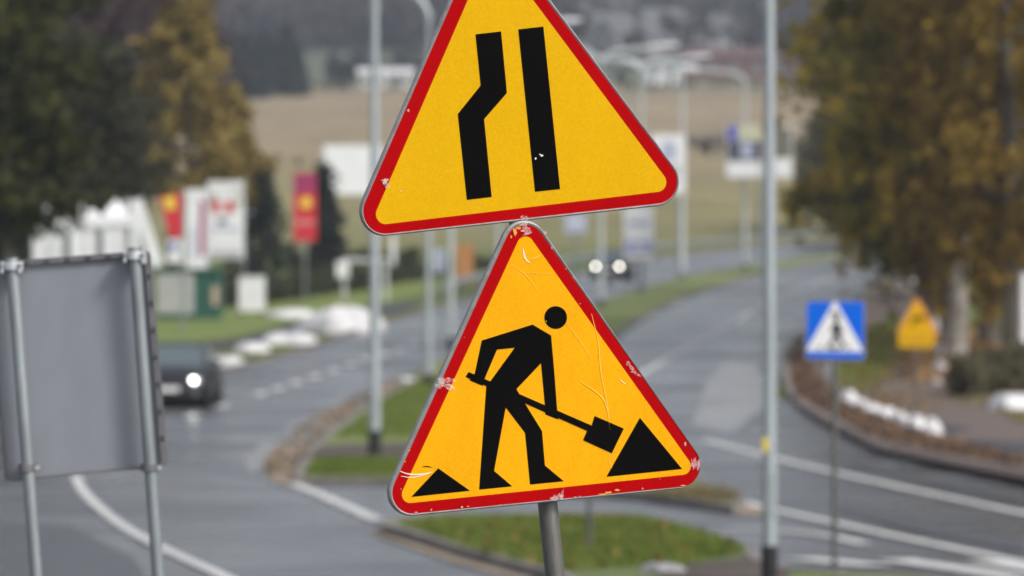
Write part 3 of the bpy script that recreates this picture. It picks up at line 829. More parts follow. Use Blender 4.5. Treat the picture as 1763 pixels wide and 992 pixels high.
for i, (x, y, w, h) in enumerate(((1462, 694, .45, .28), (1480, 703, .4, .22), (1500, 712, .5, .2), (1524, 720, .5, .22), (1548, 728, .5, .22), (1575, 742, .42, .3), (1605, 750, .42, .34))):
    snow(x, y, w, h, .9, ['tall end lump of the snow ridge by the crossing sign', 'second lump of the snow ridge by the crossing sign', 'broad low lump in the snow ridge', 'middle lump of the snow ridge along the path', 'wide lump just before the two round ones', 'rounded lump next to the last of the ridge', 'last and roundest lump of the snow ridge'][i], 20 + i, 0, 'snow ridge along the footpath')
for i, (x, y, w, h) in enumerate(((1613, 665, .22, .18), (1618, 640, .26, .3), (1620, 612, .28, .3), (1616, 575, .5, .62))):
    snow(x, y, w, h, 1.6, ['lowest snow lump in the column behind the amber sign', 'second snow lump in the column behind the amber sign', 'third snow lump in the column behind the amber sign', 'topmost snow lump beside the amber sign'][i], 40 + i, 0, 'snow beside the birches')
snow(1742, 712, 1.1, .42, 1.6, 'big snow heap under the shrubs at the path', 50, 0, 'snow beside the birches')
snow(1645, 690, .45, .12, .8, 'small snow spot left of the big heap under shrubs', 51, 0, 'snow beside the birches')
snow(1680, 700, .3, .12, .8, 'tiny snow spot touching the big heap under shrubs', 52, 0, 'snow beside the birches')
snow(1430, 660, .28, .5, .8, 'upright snow lump behind the crossing sign post', 53, 0, 'snow beside the birches')
snow(1575, 486, 2.0, .3, 3.5, 'far snow patch at the end of the bend', 54, 0, 'snow beside the birches')

# ------------------------------------------------------------------ cars
def car(name, label, loc, yaw, paint_m, lit=8.0):
    c = thing(name, label, 'car', loc, yaw)
    def sect(x, w, zb, zbelt, crown):
        h = [(0, zb), (w * .8, zb), (w * .97, zb + .12), (w, (zb + zbelt) / 2), (w * .97, zbelt - .1), (w * .86, zbelt), (w * .45, zbelt + crown * .8), (0, zbelt + crown)]
        return [(x, y, z) for y, z in h] + [(x, -y, z) for y, z in h[-2:0:-1]]
    S = [(-2.02, .62, .42, .72, .02), (-1.96, .78, .30, .88, .02), (-1.7, .86, .24, .95, .02), (-.8, .88, .2, .96, .02), (.4, .88, .2, .95, .03), (1.0, .87, .2, .92, .05), (1.6, .85, .22, .83, .05), (1.92, .78, .24, .72, .04), (2.05, .62, .30, .60, .02)]
    vs, n = [], 14
    for s in S: vs += sect(*s)
    fs = [(i * n + k, i * n + (k + 1) % n, (i + 1) * n + (k + 1) % n, (i + 1) * n + k) for i in range(len(S) - 1) for k in range(n)] + [tuple(range(n)), tuple(range((len(S) - 1) * n, len(S) * n))]
    mb = MB(); mb.add(vs, fs)
    # cabin
    def ringc(x0, x1, w0, w1, z): return [(x0, -w0, z), (x0, w0, z), (x1, w1, z), (x1, -w1, z)]
    r0 = ringc(-1.8, .95, .78, .80, .93); r1 = ringc(-1.35, .12, .62, .63, 1.42); r2 = ringc(-1.2, -.05, .5, .5, 1.475)
    mb.add(r0 + r1 + r2, [(k, (k + 1) % 4, 4 + (k + 1) % 4, 4 + k) for k in range(4)] + [(4 + k, 4 + (k + 1) % 4, 8 + (k + 1) % 4, 8 + k) for k in range(4)] + [(8, 9, 10, 11)])
    mb.build('body', paint_m, c, smooth=True)
    def quad_in(a, b, e, f, m, nm, off=.006, ins=.09):
        a, b, e, f = map(Vector, (a, b, e, f)); cc = (a + b + e + f) / 4
        nn = (b - a).cross(f - a).normalized()
        if nn.dot(cc - Vector((-.4, 0, 1.1))) < 0: nn = -nn
        pts = [p.lerp(cc, ins) + nn * off for p in (a, b, e, f)]
        mb = MB(); mb.add(pts + [p - nn * .004 for p in pts], [(0, 1, 2, 3), (7, 6, 5, 4)] + [(i, (i + 1) % 4, 4 + (i + 1) % 4, 4 + i) for i in range(4)]); mb.build(nm, m, c)
    quad_in(r0[2], r0[3], r1[3], r1[2], dkglass, 'windscreen')
    quad_in(r0[0], r0[1], r1[1], r1[0], dkglass, 'rear_window')
    for s in (1, -1):
        A = [Vector((x, s * y, z)) for x, y, z in ((-1.75, .785, .95), (-.42, .79, .95), (-.5, .63, 1.40), (-1.33, .625, 1.40))]
        B = [Vector((x, s * y, z)) for x, y, z in ((-.38, .79, .95), (.85, .80, .95), (.12, .63, 1.40), (-.46, .63, 1.40))]
        quad_in(*A, dkglass, 'side_window', .01, .06); quad_in(*B, dkglass, 'side_window', .01, .06)
        mb = MB(); mb.box((.62, s * .95, 1.0), (.14, .18, .12)); mb.build('wing_mirror', paint_m, c)
        # headlight
        hl = []
        for k in range(12):
            t = 2 * math.pi * k / 12; hl.append((0, .14 * math.cos(t), .075 * math.sin(t)))
        mb = MB(); x = 1.965
        mb.add([(x + .05 - abs(y + s * 0) * .1, s * .60 + y, .64 + z) for _, y, z in hl] + [(x - .12, s * .60 + y, .64 + z) for _, y, z in hl], [tuple(range(12)), tuple(range(23, 11, -1))] + [(i, (i + 1) % 12, 12 + (i + 1) % 12, 12 + i) for i in range(12)])
        hlo = mb.build('headlight', mat('headlight_glass', (.5, .52, .55), .15), c)
        mb = MB(); mb.tube([(x + .045, s * .575, .64), (x + .075, s * .575, .64)], .062, 14)
        mb.build('bulb', mat('lit_bulb', (.9, .9, .85), .2, emit=(1.0, .95, .84, lit)), hlo)
        mb = MB(); mb.box((2.0, s * .58, .34), (.06, .18, .09)); mb.build('fog_light', galv, c)
        for xx in (1.28, -1.28):
            mb = MB(); prof = [(.18, -.09), (.27, -.1), (.31, -.06), (.315, 0), (.31, .06), (.27, .1), (.18, .09)]
            N = 20; vs = []
            for k in range(N):
                t = 2 * math.pi * k / N
                for r_, o_ in prof: vs.append((xx + r_ * math.cos(t), s * (.80 + o_), .315 + r_ * math.sin(t)))
            m_ = len(prof)
            mb.add(vs, [(k * m_ + i, k * m_ + i + 1, ((k + 1) % N) * m_ + i + 1, ((k + 1) % N) * m_ + i) for k in range(N) for i in range(m_ - 1)])
            w = mb.build('wheel', mat('tyre_rubber', (.015, .015, .016), .85), c, smooth=True)
            mb = MB()
            mb.tube([(xx, s * .82, .315), (xx, s * .86, .315)], .19, 16)
            for k in range(5):
                t = 2 * math.pi * k / 5; mb.box((xx + .11 * math.cos(t), s * .868, .315 + .11 * math.sin(t)), (.16, .014, .04), Matrix.Rotation(-t, 3, 'Y'))
            mb.build('rim', galv, w)
    mb = MB()
    for k in range(4): mb.box((2.045 - k * .004, 0, .52 + k * .032), (.03, .80 , .016))
    mb.build('grille', black_m, c)
    mb = MB(); mb.box((2.04, 0, .33), (.06, 1.15, .12)); mb.build('air_intake', black_m, c)
    mb = MB(); mb.box((2.085, 0, .45), (.012, .52, .115)); mb.build('number_plate', white_s, c)
    mb = MB(); mb.box((-.3, 0, .16), (3.2, 1.4, .1)); mb.build('underbody', black_m, c)
    for s in (1, -1):
        mb = MB(); mb.box((-2.0, s * .62, .72), (.06, .2, .18)); mb.build('tail_light', mat('tail_red', (.3, .01, .01), .3), c)
    return c
dark_paint = mat('dark_car_paint', (.016, .016, .02), .35, var=.1, scale=2, spec=.6)
cp = G(296, 706)
car('car', 'dark hatchback with lit headlights passing behind the grey sign back', (cp.x, cp.y + 2.0, cp.z + .02), math.radians(-90 - 2.5), dark_paint)
cp = G(1056, 484)
car('car', 'distant dark car with two bright round headlights beyond the lower sign', (cp.x, cp.y + 2.0, zt(cp.y + 2) + .02), math.radians(-90 - 8), dark_paint, 12)

# ------------------------------------------------------------------ roadside boards, flags, kiosk
def colour(name, c, r=.6): return mat(name, c, r, var=.1, scale=2)
m_white = colour('white_panel', (.82, .83, .85)); m_red = colour('red_cloth', (.62, .02, .035)); m_yel = colour('yellow_print', (.85, .62, .06)); m_blue = colour('blue_print', (.05, .06, .42))
m_green = colour('green_paint', (.02, .10, .075)); m_grey = colour('grey_panel', (.45, .46, .46)); m_dark = colour('dark_print', (.06, .06, .09)); m_plum = colour('plum_print', (.35, .03, .12)); m_pale = colour('pale_blue_print', (.42, .46, .60))
m_orange = colour('orange_plastic', (.46, .21, .07)); m_brick = mat('red_brick', (.15, .075, .07), .9, var=.3, scale=.8)

def panel_at(root, O, dd, name, x0, y0, x1, y1, m, h0=0.0, th=.04, jag=0):
    pts = [tuple((P(x, y, dd) - O).xz) for x, y in ((x0, y0), (x1, y0), (x1, y1), (x0, y1))]
    return flatp(name, pts, h0 - th, h0, m, root, O, dd)
def legs(root, O, dd, xs, ytop, r=.05, m=None):
    for x in xs:
        g = base(x, dd) - O; mb = MB(); mb.tube([g + Vector((0, .08, 0)), Vector((g.x, g.y + .08, (P(x, ytop, dd) - O).z))], r, 8); mb.build('post', m or galv, root)

d = 232.0; o = thing('red_banner', 'red banner with yellow sunburst in front of dark conifer', 'banner', base(525, d)); O = o.location
panel_at(o, O, d, 'cloth', 506, 298, 545, 415, m_red)
pts = []
for k in range(20):
    t = 2 * math.pi * k / 20; rr_ = 13 if k % 2 == 0 else 8; pts.append(tuple((P(527 + rr_ * math.cos(t), 349 + rr_ * math.sin(t), d) - O).xz))
flatp('sunburst', pts, .012, .02, m_yel, o, O, d)
panel_at(o, O, d, 'dark_band', 506.5, 300, 544.5, 332, m_plum, .012, .008)
panel_at(o, O, d, 'pale_lettering', 511, 379, 541, 387, colour('pink_print', (.7, .25, .25)), .012, .008)
legs(o, O, d, (525,), 300)
d = 186.0; o = thing('red_flag', 'red flag with yellow mark between the white flags', 'flag', base(314, d)); O = o.location
flatp('cloth', [tuple((P(x, y, d) - O).xz) for x, y in ((274, 340), (313, 332), (313, 410), (293, 408))], 0, .03, m_red, o, O, d)
flatp('yellow_mark', [tuple((P(x, y, d) - O).xz) for x, y in ((280, 342), (300, 337), (303, 360), (286, 362))], .035, .045, m_yel, o, O, d)
panel_at(o, O, d, 'white_plate', 288, 412, 313, 452, m_white, .03, .02); panel_at(o, O, d, 'blue_disc', 292, 418, 303, 432, m_blue, .045, .008)
legs(o, O, d, (315,), 328)
for i, (x0, y0, x1, y1, lab) in enumerate(((320, 326, 356, 462, 'tall white flag with plum edge stripe'), (358, 312, 420, 446, 'widest white banner with two red marks'))):
    d = 228.0 + i * 3; o = thing('white_flag', lab + ' beside the kiosk', 'flag', base((x0 if i else x1), d), 0, 'white advertising flags'); O = o.location
    panel_at(o, O, d, 'cloth', x0, y0, x1, y1, m_white, 0, .03)
    if i == 0:
        panel_at(o, O, d, 'plum_stripe', 344, 345, 353, 440, m_plum, .012, .008); panel_at(o, O, d, 'grey_print', 330, 390, 336, 445, m_pale, .012, .008)
    else:
        for xa in (365, 388): panel_at(o, O, d, 'red_mark', xa, 346, xa + 14, 366, m_red, .012, .008)
        panel_at(o, O, d, 'grey_print', 376, 376, 390, 386, m_dark, .012, .008); panel_at(o, O, d, 'pale_print', 366, 392, 412, 398, m_pale, .012, .008); panel_at(o, O, d, 'green_strip', 362, 432, 416, 444, m_grey, .012, .008)
    legs(o, O, d, ((x0, x1) if i else (x1,)), y0 - 4)
d = 182.0; o = thing('white_flag', 'slanting white flag strip beside the tents', 'flag', base(222, d), 0, 'white advertising flags'); O = o.location
flatp('cloth', [tuple((P(x, y, d) - O).xz) for x, y in ((226, 345), (244, 342), (282, 455), (262, 462))], 0, .03, m_white, o, O, d)
legs(o, O, d, (222,), 340)
d = 184.0; o = thing('white_flag', 'plain white flag on greenish pole above the sign back', 'flag', base(244, d), 0, 'white advertising flags'); O = o.location
panel_at(o, O, d, 'cloth', 212, 345, 240, 440, m_white, 0, .03); legs(o, O, d, (244,), 338, .05, m_grey)
d = 244.0; o = thing('name_board', 'small white board jutting beside the widest banner', 'sign', base(424, d)); O = o.location
panel_at(o, O, d, 'panel', 421, 364, 458, 400, m_white); panel_at(o, O, d, 'pale_print', 427, 376, 452, 384, m_pale, .01, .008); legs(o, O, d, (424,), 362)
# tents
def tent(px0, px1, ytop, yeave, d, label):
    x0, x1 = X(px0, d), X(px1, d); z0 = zt(d); ze, zp = Zp(yeave, d) - z0, Zp(ytop, d) - z0; w = x1 - x0
    o = thing('white_tent', label, 'tent', ((x0 + x1) / 2, d, z0), 0, 'white market tents')
    mb = MB(); h = w / 2
    mb.add([(-h, 0, ze), (h, 0, ze), (h, w, ze), (-h, w, ze), (0, w / 2, zp), (-h, 0, ze - .3), (h, 0, ze - .3), (h, w, ze - .3), (-h, w, ze - .3)], [(0, 1, 4), (1, 2, 4), (2, 3, 4), (3, 0, 4), (0, 1, 6, 5), (1, 2, 7, 6), (2, 3, 8, 7), (3, 0, 5, 8)]); mb.build('canopy', m_white, o)
    for sx in (-1, 1):
        for yy in (.05, w - .05):
            mb = MB(); mb.tube([(sx * (h - .05), yy, 0), (sx * (h - .05), yy, ze)], .03, 6); mb.build('leg', galv, o)
    for k in range(4):
        mb = MB(); x0_ = -h + .06 + k * (w - .12) / 4; ww = (w - .12) / 4
        mb.box((x0_ + ww / 2, .06 + .05 * (k % 2), ze / 2 - .1), (ww * .99, .02, ze - .25)); mb.build('wall_sheet', m_white, o)
tent(52, 116, 350, 378, 166, 'white peaked tent farthest from the kiosk')
tent(118, 172, 346, 374, 164, 'middle white peaked tent under the dark trees')
tent(174, 222, 342, 372, 168, 'white peaked tent nearest to the flags')
# kiosk
d = 206.0; k = base(324, d); o = thing('green_kiosk', 'dark green kiosk with grey white panel on its front', 'kiosk', k); w = X(378, d) - X(268, d); h = Zp(468, d) - k.z
mb = MB(); mb.box((0, w * .4, h / 2), (w, w * .8, h)); mb.build('wall', m_green, o)
mb = MB(); mb.box((0, w * .4, h + .05), (w * 1.06, w * .9, .1)); mb.build('roof', m_green, o)
mb = MB(); mb.box((-.2 * w, -.03, h * .55), (w * .58, .05, h * .84)); mb.build('panel', m_grey, o)
mb = MB(); mb.box((.42 * w, -.03, h * .5), (w * .1, .03, h * .4)); mb.build('poster', colour('beige_poster', (.55, .42, .33)), o)
d = 212.0; k = base(433, d); o = thing('white_container', 'white boxy container standing at the hedge end', 'container', k); w = X(455, d) - X(411, d); h = Zp(478, d) - k.z
mb = MB(); mb.box((0, w * .4, .15 + (h - .15) / 2), (w, w * .8, h - .15)); mb.build('body', m_white, o)
mb = MB(); mb.box((0, w * .4, h + .03), (w * 1.06, w * .86, .06)); mb.build('lid', m_white, o)
for sx in (-.4, .4):
    mb = MB(); mb.box((sx * w, w * .4, .075), (.1, w * .7, .15)); mb.build('foot', black_m, o)
# billboards
d = 372.0; o = thing('billboard', 'large blank white billboard on the tan field', 'billboard', base(605, d), 0, 'roadside billboards'); O = o.location
panel_at(o, O, d, 'panel', 557, 250, 660, 335, m_white, 0, .1); panel_at(o, O, d, 'frame', 555, 248, 559, 337, m_grey, .02, .14); legs(o, O, d, (575, 640), 330, .12)
d = 299.0; o = thing('billboard', 'wide billboard with blue corner and dark picture on far lamp', 'billboard', base(1308, d), 0, 'roadside billboards'); O = o.location
for x0, x1 in ((1251, 1314), (1318, 1364)):
    fr = panel_at(o, O, d, 'panel', x0, 216, x1, 305, m_white, 0, .1)
panel_at(o, O, d, 'picture', 1253, 243, 1312, 277, m_dark, .02, .02); panel_at(o, O, d, 'blue_corner', 1253, 217, 1270, 241, m_blue, .02, .02); panel_at(o, O, d, 'pale_yellow_band', 1272, 217, 1312, 241, colour('cream_print', (.55, .55, .38)), .02, .02)
panel_at(o, O, d, 'picture', 1320, 219, 1362, 272, colour('olive_print', (.16, .16, .12)), .02, .02); panel_at(o, O, d, 'building_print', 1275, 246, 1296, 272, m_pale, .035, .008)
legs(o, O, d, (1308,), 216, .1)
d = 275.0; o = thing('poster_board', 'tall white poster with grey pictures beside the upper sign', 'poster', base(1174, d), 0, 'posters on posts'); O = o.location
panel_at(o, O, d, 'panel', 1122, 232, 1180, 332, m_white, 0, .08); panel_at(o, O, d, 'picture', 1140, 244, 1164, 276, m_pale, .02, .02); panel_at(o, O, d, 'picture', 1150, 284, 1172, 302, m_grey, .02, .02); panel_at(o, O, d, 'lettering', 1126, 310, 1170, 318, m_pale, .02, .02); legs(o, O, d, (1170,), 240, .08)
d = 245.0; o = thing('poster_board', 'white hanging poster with blue violet foot above far car', 'poster', base(1106, d), 0, 'posters on posts'); O = o.location
panel_at(o, O, d, 'panel', 1074, 355, 1125, 446, m_white, 0, .08); panel_at(o, O, d, 'blue_foot', 1076, 415, 1124, 436, colour('violet_print', (.36, .36, .62)), .02, .02); panel_at(o, O, d, 'lettering', 1082, 380, 1118, 388, m_pale, .02, .02); panel_at(o, O, d, 'lettering', 1086, 423, 1112, 429, m_white, .03, .008); legs(o, O, d, (1106,), 355, .08)
d = 255.0; o = thing('poster_board', 'small bluish poster just under the upper sign edge', 'poster', base(992, d), 0, 'posters on posts'); O = o.location
panel_at(o, O, d, 'panel', 972, 368, 1010, 402, m_pale, 0, .08); panel_at(o, O, d, 'lettering', 978, 380, 1004, 386, m_white, .02, .02); legs(o, O, d, (992,), 370, .07)
# barrier, hoarding pieces between the signs and the left lamp
d = 235.0; o = thing('white_barrier', 'white height barrier bar over the hedge', 'barrier', base(592, d)); O = o.location
m_bar = colour('barrier_paint', (.55, .56, .57))
legs(o, O, d, (592, 664), 446, .09, m_bar)
mb = MB(); mb.tube([P(588, 449, d) - O, P(668, 449, d) - O], .1, 8); mb.build('bar', m_bar, o)
panel_at(o, O, d, 'sign_plate', 579, 450, 601, 478, m_white, .12, .05)
d = 262.0; k = base(800, d); o = thing('orange_container', 'orange container beyond the hedge between two lamp posts', 'container', k); w = X(815, d) - X(785, d); h = Zp(422, d) - k.z
mb = MB(); mb.box((0, w * .4, .1 + (h - .1) / 2), (w, w * .8, h - .1)); mb.build('body', m_orange, o); mb = MB(); mb.box((0, w * .4, h + .03), (w * 1.05, w * .85, .06)); mb.build('lid', m_orange, o)
d = 240.0; k = base(757, d); o = thing('blue_sign', 'pale blue upright board between two lamp posts', 'sign', k); O = k
panel_at(o, O, d, 'panel', 748, 428, 765, 468, m_pale); legs(o, O, d, (757,), 430, .05)
d = 290.0; o = thing('white_pillar', 'thin white pillar next to the slim lamp post', 'post', base(677, d)); O = o.location
mb = MB(); mb.box(((0, 0, (Zp(405, d) - O.z) / 2)), (.24, .24, Zp(405, d) - O.z)); mb.build('shaft', m_white, o); mb = MB(); mb.box((0, 0, Zp(405, d) - O.z + .04), (.34, .34, .08)); mb.build('cap', m_white, o)

# guard rail
gl = [p for p in left_outer if p[1] > 236][::3]
gr = thing('guard_rail', 'grey steel guard rail along the far carriageway', 'guard rail', (gl[0][0], gl[0][1], zt(gl[0][1]))); O = Vector(gr.location)
off = -1.2
gpts = [Vector((x + off, y, zt(y))) - O for x, y in gl]
mb = MB(); mb.tube([p + Vector((0, 0, .62)) for p in gpts], .16, 6); mb.build('beam', galv, gr)
for p in gpts:
    mb = MB(); mb.box(p + Vector((-.1, .05, .35)), (.1, .1, .7)); mb.build('post', galv, gr)

# ------------------------------------------------------------------ far buildings
def house(px, pybase, d, w, dep, hw, hr, wall_m, roof_m, label, yaw=0.0, cat='house', name='house', nwin=3, rows=1):
    z0 = zt(d, X(px, d)) - .3
    o = thing(name, label, cat, (X(px, d), d, z0), yaw, None)
    mb = MB(); mb.box((0, 0, hw / 2), (w, dep, hw))
    mb.add([(-w / 2, -dep / 2, hw), (-w / 2, dep / 2, hw), (-w / 2, 0, hw + hr), (w / 2, -dep / 2, hw), (w / 2, dep / 2, hw), (w / 2, 0, hw + hr)], [(0, 1, 2), (3, 5, 4), (0, 2, 5, 3), (1, 4, 5, 2)])
    wl_ = mb.build('wall', wall_m, o)
    mb = MB(); e = .5
    for s in (1, -1):
        sl = hr / (dep / 2); vs = [(-w / 2 - e, s * (dep / 2 + e), hw - e * sl + .05), (w / 2 + e, s * (dep / 2 + e), hw - e * sl + .05), (w / 2 + e, 0, hw + hr + .05), (-w / 2 - e, 0, hw + hr + .05)]
        mb.add(vs + [(x, y, z + .2) for x, y, z in vs], [(0, 1, 2, 3), (4, 5, 6, 7), (0, 1, 5, 4), (1, 2, 6, 5), (2, 3, 7, 6), (3, 0, 4, 7)])
    rf = mb.build('roof', roof_m, o)
    mb = MB(); mb.box((w * .2, .8, hw + hr + .2), (.7, .7, 1.6)); mb.build('chimney', m_brick, rf)
    for r_ in range(rows):
        for i in range(nwin):
            mb = MB(); mb.box(((i + .5) / nwin * w - w / 2, -dep / 2 - .03, hw * (r_ + .55) / rows), (min(1.3, w / nwin * .5), .1, min(1.4, hw / rows * .5))); wf = mb.build('window', m_grey, o)
            mb = MB(); mb.box(((i + .5) / nwin * w - w / 2, -dep / 2 - .09, hw * (r_ + .55) / rows), (min(1.1, w / nwin * .42), .02, min(1.2, hw / rows * .42))); mb.build('pane', dkglass, wf)
    mb = MB(); mb.box((w * .3 - w / 2 * .2, -dep / 2 - .04, 1.05), (1.0, .06, 2.1)); mb.build('door', m_dark, o)
    return o
tile_grey = mat('grey_roof_tiles', (.12, .12, .13), .8, var=.2, scale=.6); tile_red = mat('red_roof_tiles', (.13, .072, .068), .8, var=.2, scale=.6)
plaster = mat('pale_plaster', (.6, .58, .55), .9, var=.08, scale=.5); plaster_g = mat('grey_plaster', (.36, .35, .36), .9, var=.1, scale=.5)
house(665, 165, 880, 8, 6, 2.2, .8, plaster, mat('white_sheet_roof', (.7, .7, .7), .6), 'low long white building at the top of the tan field', 0, 'building', 'low_building', 4)
house(1300, 165, 930, 24, 9, 3.6, 1.5, m_brick, tile_red, 'long reddish brick building along the field top', 0, 'building', 'brick_building', 7)
house(1138, 165, 900, 4.6, 5, 3.2, 1.6, mat('bright_white_wall', (.85, .85, .87), .8), tile_grey, 'small bright white house left of the brick building', .1, 'house', 'house', 2)
hl_ = [(990, 1050, 9, plaster_g, tile_grey, 'grey house low on the hill beside the upper sign'), (1010, 1240, 10, plaster, tile_grey, 'pale house high on the hill beside the upper sign'), (1055, 1120, 8, plaster_g, tile_grey, 'narrow grey house above the lamp heads'),
       (1100, 1300, 11, plaster, tile_grey, 'long pale house near the picture top above lamps'), (1150, 1170, 9, plaster_g, tile_grey, 'grey house straight above the white one'), (1190, 1330, 10, plaster, tile_red, 'pale house with red roof high on the hillside'),
       (1230, 1090, 8, plaster_g, tile_grey, 'grey house above the brick building'), (1262, 1260, 10, plaster, tile_grey, 'pale house close to the nearest lamp post top'), (1085, 1030, 7, plaster_g, tile_grey, 'small house peeping behind lamp heads'), (965, 1330, 9, plaster, tile_grey, 'pale house right at the upper sign edge')]
for x, d, w, wm, rm, lab in hl_:
    house(x, 0, d, w * 1.35, 8, 5.6, 3.0, wm, rm, lab, R.uniform(-.5, .5), 'house', 'house', 3, 2)

# ------------------------------------------------------------------ vegetation
def leaf_mesh(name, pts, size, m, parent, rng, flat=0.0, aspect=1.0, droop=0.0):
    pts = np.asarray(pts, np.float32); n = len(pts)
    a = rng.normal(size=(n, 3)); a[:, 2] -= droop; a /= np.linalg.norm(a, axis=1)[:, None]
    b = rng.normal(size=(n, 3)); b -= (a * b).sum(1)[:, None] * a; b /= np.linalg.norm(b, axis=1)[:, None]
    s = (size * rng.uniform(.5, 1.3, n))[:, None]
    v = np.stack([pts - a * s * aspect - b * s * .6, pts - a * s * aspect * .2 + b * s * .9, pts + a * s * aspect + b * s * .3, pts + a * s * .1 - b * s], 1).reshape(-1, 3)
    me = bpy.data.meshes.new(name)
    me.vertices.add(n * 4); me.vertices.foreach_set('co', v.astype(np.float32).ravel())
    me.loops.add(n * 4); me.loops.foreach_set('vertex_index', np.arange(n * 4, dtype=np.int32))
    me.polygons.add(n); me.polygons.foreach_set('loop_start', np.arange(0, n * 4, 4, dtype=np.int32))
    try: me.polygons.foreach_set('loop_total', np.full(n, 4, np.int32))
    except Exception: pass
    me.update(calc_edges=True); me.materials.append(m)
    o = bpy.data.objects.new(name, me); COL.objects.link(o)
    if parent: o.parent = parent
    return o

bark_d = mat('dark_bark', (.085, .075, .06), .95, var=.4, scale=3, bump=.5); bark_b = mat('birch_bark', (.42, .39, .34), .85, col2=(.06, .055, .05), scale=1.6, detail=8, stretch=(1, 1, 2.5)); bark_p = mat('purple_twigs', (.06, .04, .045), .9, var=.3, scale=2)

def tree(name, label, loc, h, rad, kind, leaf_m, bark_m, nleaf, seed, lsize=.13, group=None, clear=.25):
    r = random.Random(seed); rng = np.random.default_rng(seed)
    t = thing(name, label, 'tree', loc, 0, group)
    lean = (r.uniform(-.03, .03), r.uniform(-.03, .03))
    tp = [Vector((lean[0] * z * h + .12 * math.sin(z * 7 + seed), lean[1] * z * h + .1 * math.sin(z * 5 + seed * 2), z * h)) for z in np.linspace(0, 1, 9)]
    r0 = h * .013 + .04
    tmb = MB(); tmb.tube(tp, [r0 * (1.25 if i == 0 else 1) * (1 - .9 * i / 8) + .012 for i in range(9)], 8)
    bmb = MB(); pts = []
    nl = {'spruce': 60, 'larch': 46, 'birch': 34, 'broad': 34, 'bare': 34}[kind]
    for i in range(nl):
        f = clear + (1 - clear) * (i + r.random()) / nl
        z = f * h; k = min(7, int(f * 8)); p0 = tp[k].lerp(tp[k + 1], f * 8 - k)
        az = i * 2.4 + r.uniform(-.5, .5)
        g = (f - clear) / (1 - clear)
        if kind in ('spruce', 'larch'): L = rad * (1 - g) ** .8 * r.uniform(.75, 1.1) + .25; up_ = -.12 if kind == 'spruce' else .05
        elif kind == 'birch': L = rad * (.35 + .65 * math.sin(math.pi * min(1, g * .85 + .12))) * r.uniform(.6, 1.1); up_ = .75
        else: L = rad * math.sin(math.pi * (g * .78 + .2)) ** .6 * r.uniform(.6, 1.1); up_ = .55
        dv = Vector((math.cos(az), math.sin(az), up_))
        seg = [p0]
        for s in range(1, 5):
            u = s / 4
            q_ = p0 + Vector((dv.x * L * u, dv.y * L * u, dv.z * L * u * (1 - .35 * u) if kind != 'birch' else L * (up_ * u - .55 * u * u)))
            q_ += Vector((r.uniform(-.1, .1), r.uniform(-.1, .1), r.uniform(-.08, .08))) * L * .5
            seg.append(q_)
        lr = max(.012, r0 * .35 * (1 - g * .7))
        bmb.tube(seg, [lr, lr * .8, lr * .6, lr * .4, .008], 5, cap=False)
        for s in range(2, 5):
            nt = 3 if kind in ('birch', 'broad', 'bare') else 2
            for _ in range(nt):
                tw = Vector((r.uniform(-1, 1), r.uniform(-1, 1), r.uniform(-.6, .7)))
                e = seg[s] + tw * L * .3
                if kind == 'birch':
                    e2 = e + Vector((r.uniform(-.2, .2), r.uniform(-.2, .2), -r.uniform(.5, 1.9)))
                    bmb.tube([seg[s], e, e2], [.010, .007, .004], 3, cap=False)
                    pts += [(seg[s], e), (e, e2), (e, e2)]
                else:
                    bmb.tube([seg[s], e], [.016, .006], 3, cap=False)
                    pts += [(seg[s], e)]
                    if kind == 'bare':
                        for _k in range(4):
                            e2 = e + Vector((r.uniform(-1, 1), r.uniform(-1, 1), r.uniform(-.2, 1))) * L * .22
                            bmb.tube([e, e2], [.012, .004], 3, cap=False); pts.append((e, e2))
            if kind in ('spruce', 'larch'): pts += [(seg[s - 1], seg[s])] * 2
    bmb_v = bmb
    tmb.build('trunk', bark_m, t, smooth=True)
    bmb_v.build('limbs', bark_m if kind != 'birch' else bark_d, t)['kind'] = 'stuff'
    if nleaf:
        idx = rng.integers(0, len(pts), nleaf)
        A = np.array([p[0][:] for p in pts]); B = np.array([p[1][:] for p in pts])
        u = rng.random((nleaf, 1)); q_ = A[idx] * (1 - u) + B[idx] * u
        sg = {'birch': .16, 'larch': .16, 'spruce': .13, 'broad': .28, 'bare': .15}[kind]
        q_ = q_ + rng.normal(size=(nleaf, 3)) * sg
        if kind in ('spruce', 'larch'): q_[:, 2] -= np.abs(rng.normal(size=nleaf)) * .18
        leaf_mesh('crown', q_, lsize, leaf_m, t, rng, droop=1.0 if kind == 'birch' else 0.3)
    return t

L_birch = leafmat('birch_leaves', (.17, .115, .010), (.46, .33, .025), .3); L_birch2 = leafmat('birch_leaves_olive', (.11, .095, .022), (.30, .25, .05), .3); L_birch3 = leafmat('birch_leaves_brown', (.14, .092, .016), (.32, .21, .03), .3)
L_olive2 = leafmat('grey_olive_leaves', (.075, .075, .035), (.20, .185, .075), .3)
L_larch = leafmat('larch_needles', (.17, .125, .042), (.46, .345, .10), .5); L_dark = leafmat('dark_leaves', (.028, .030, .016), (.105, .10, .055), .35); L_olive = leafmat('olive_leaves', (.022, .026, .008), (.085, .085, .02), .35)
L_spruce = leafmat('spruce_needles', (.014, .024, .02), (.04, .055, .04)); L_brown = leafmat('brown_leaves', (.055, .032, .034), (.15, .082, .08), .4); L_shrub = leafmat('shrub_leaves', (.035, .042, .022), (.10, .105, .055)); L_bush = leafmat('bush_leaves', (.055, .055, .032), (.19, .165, .09))
GB = 'autumn birches along the bend'
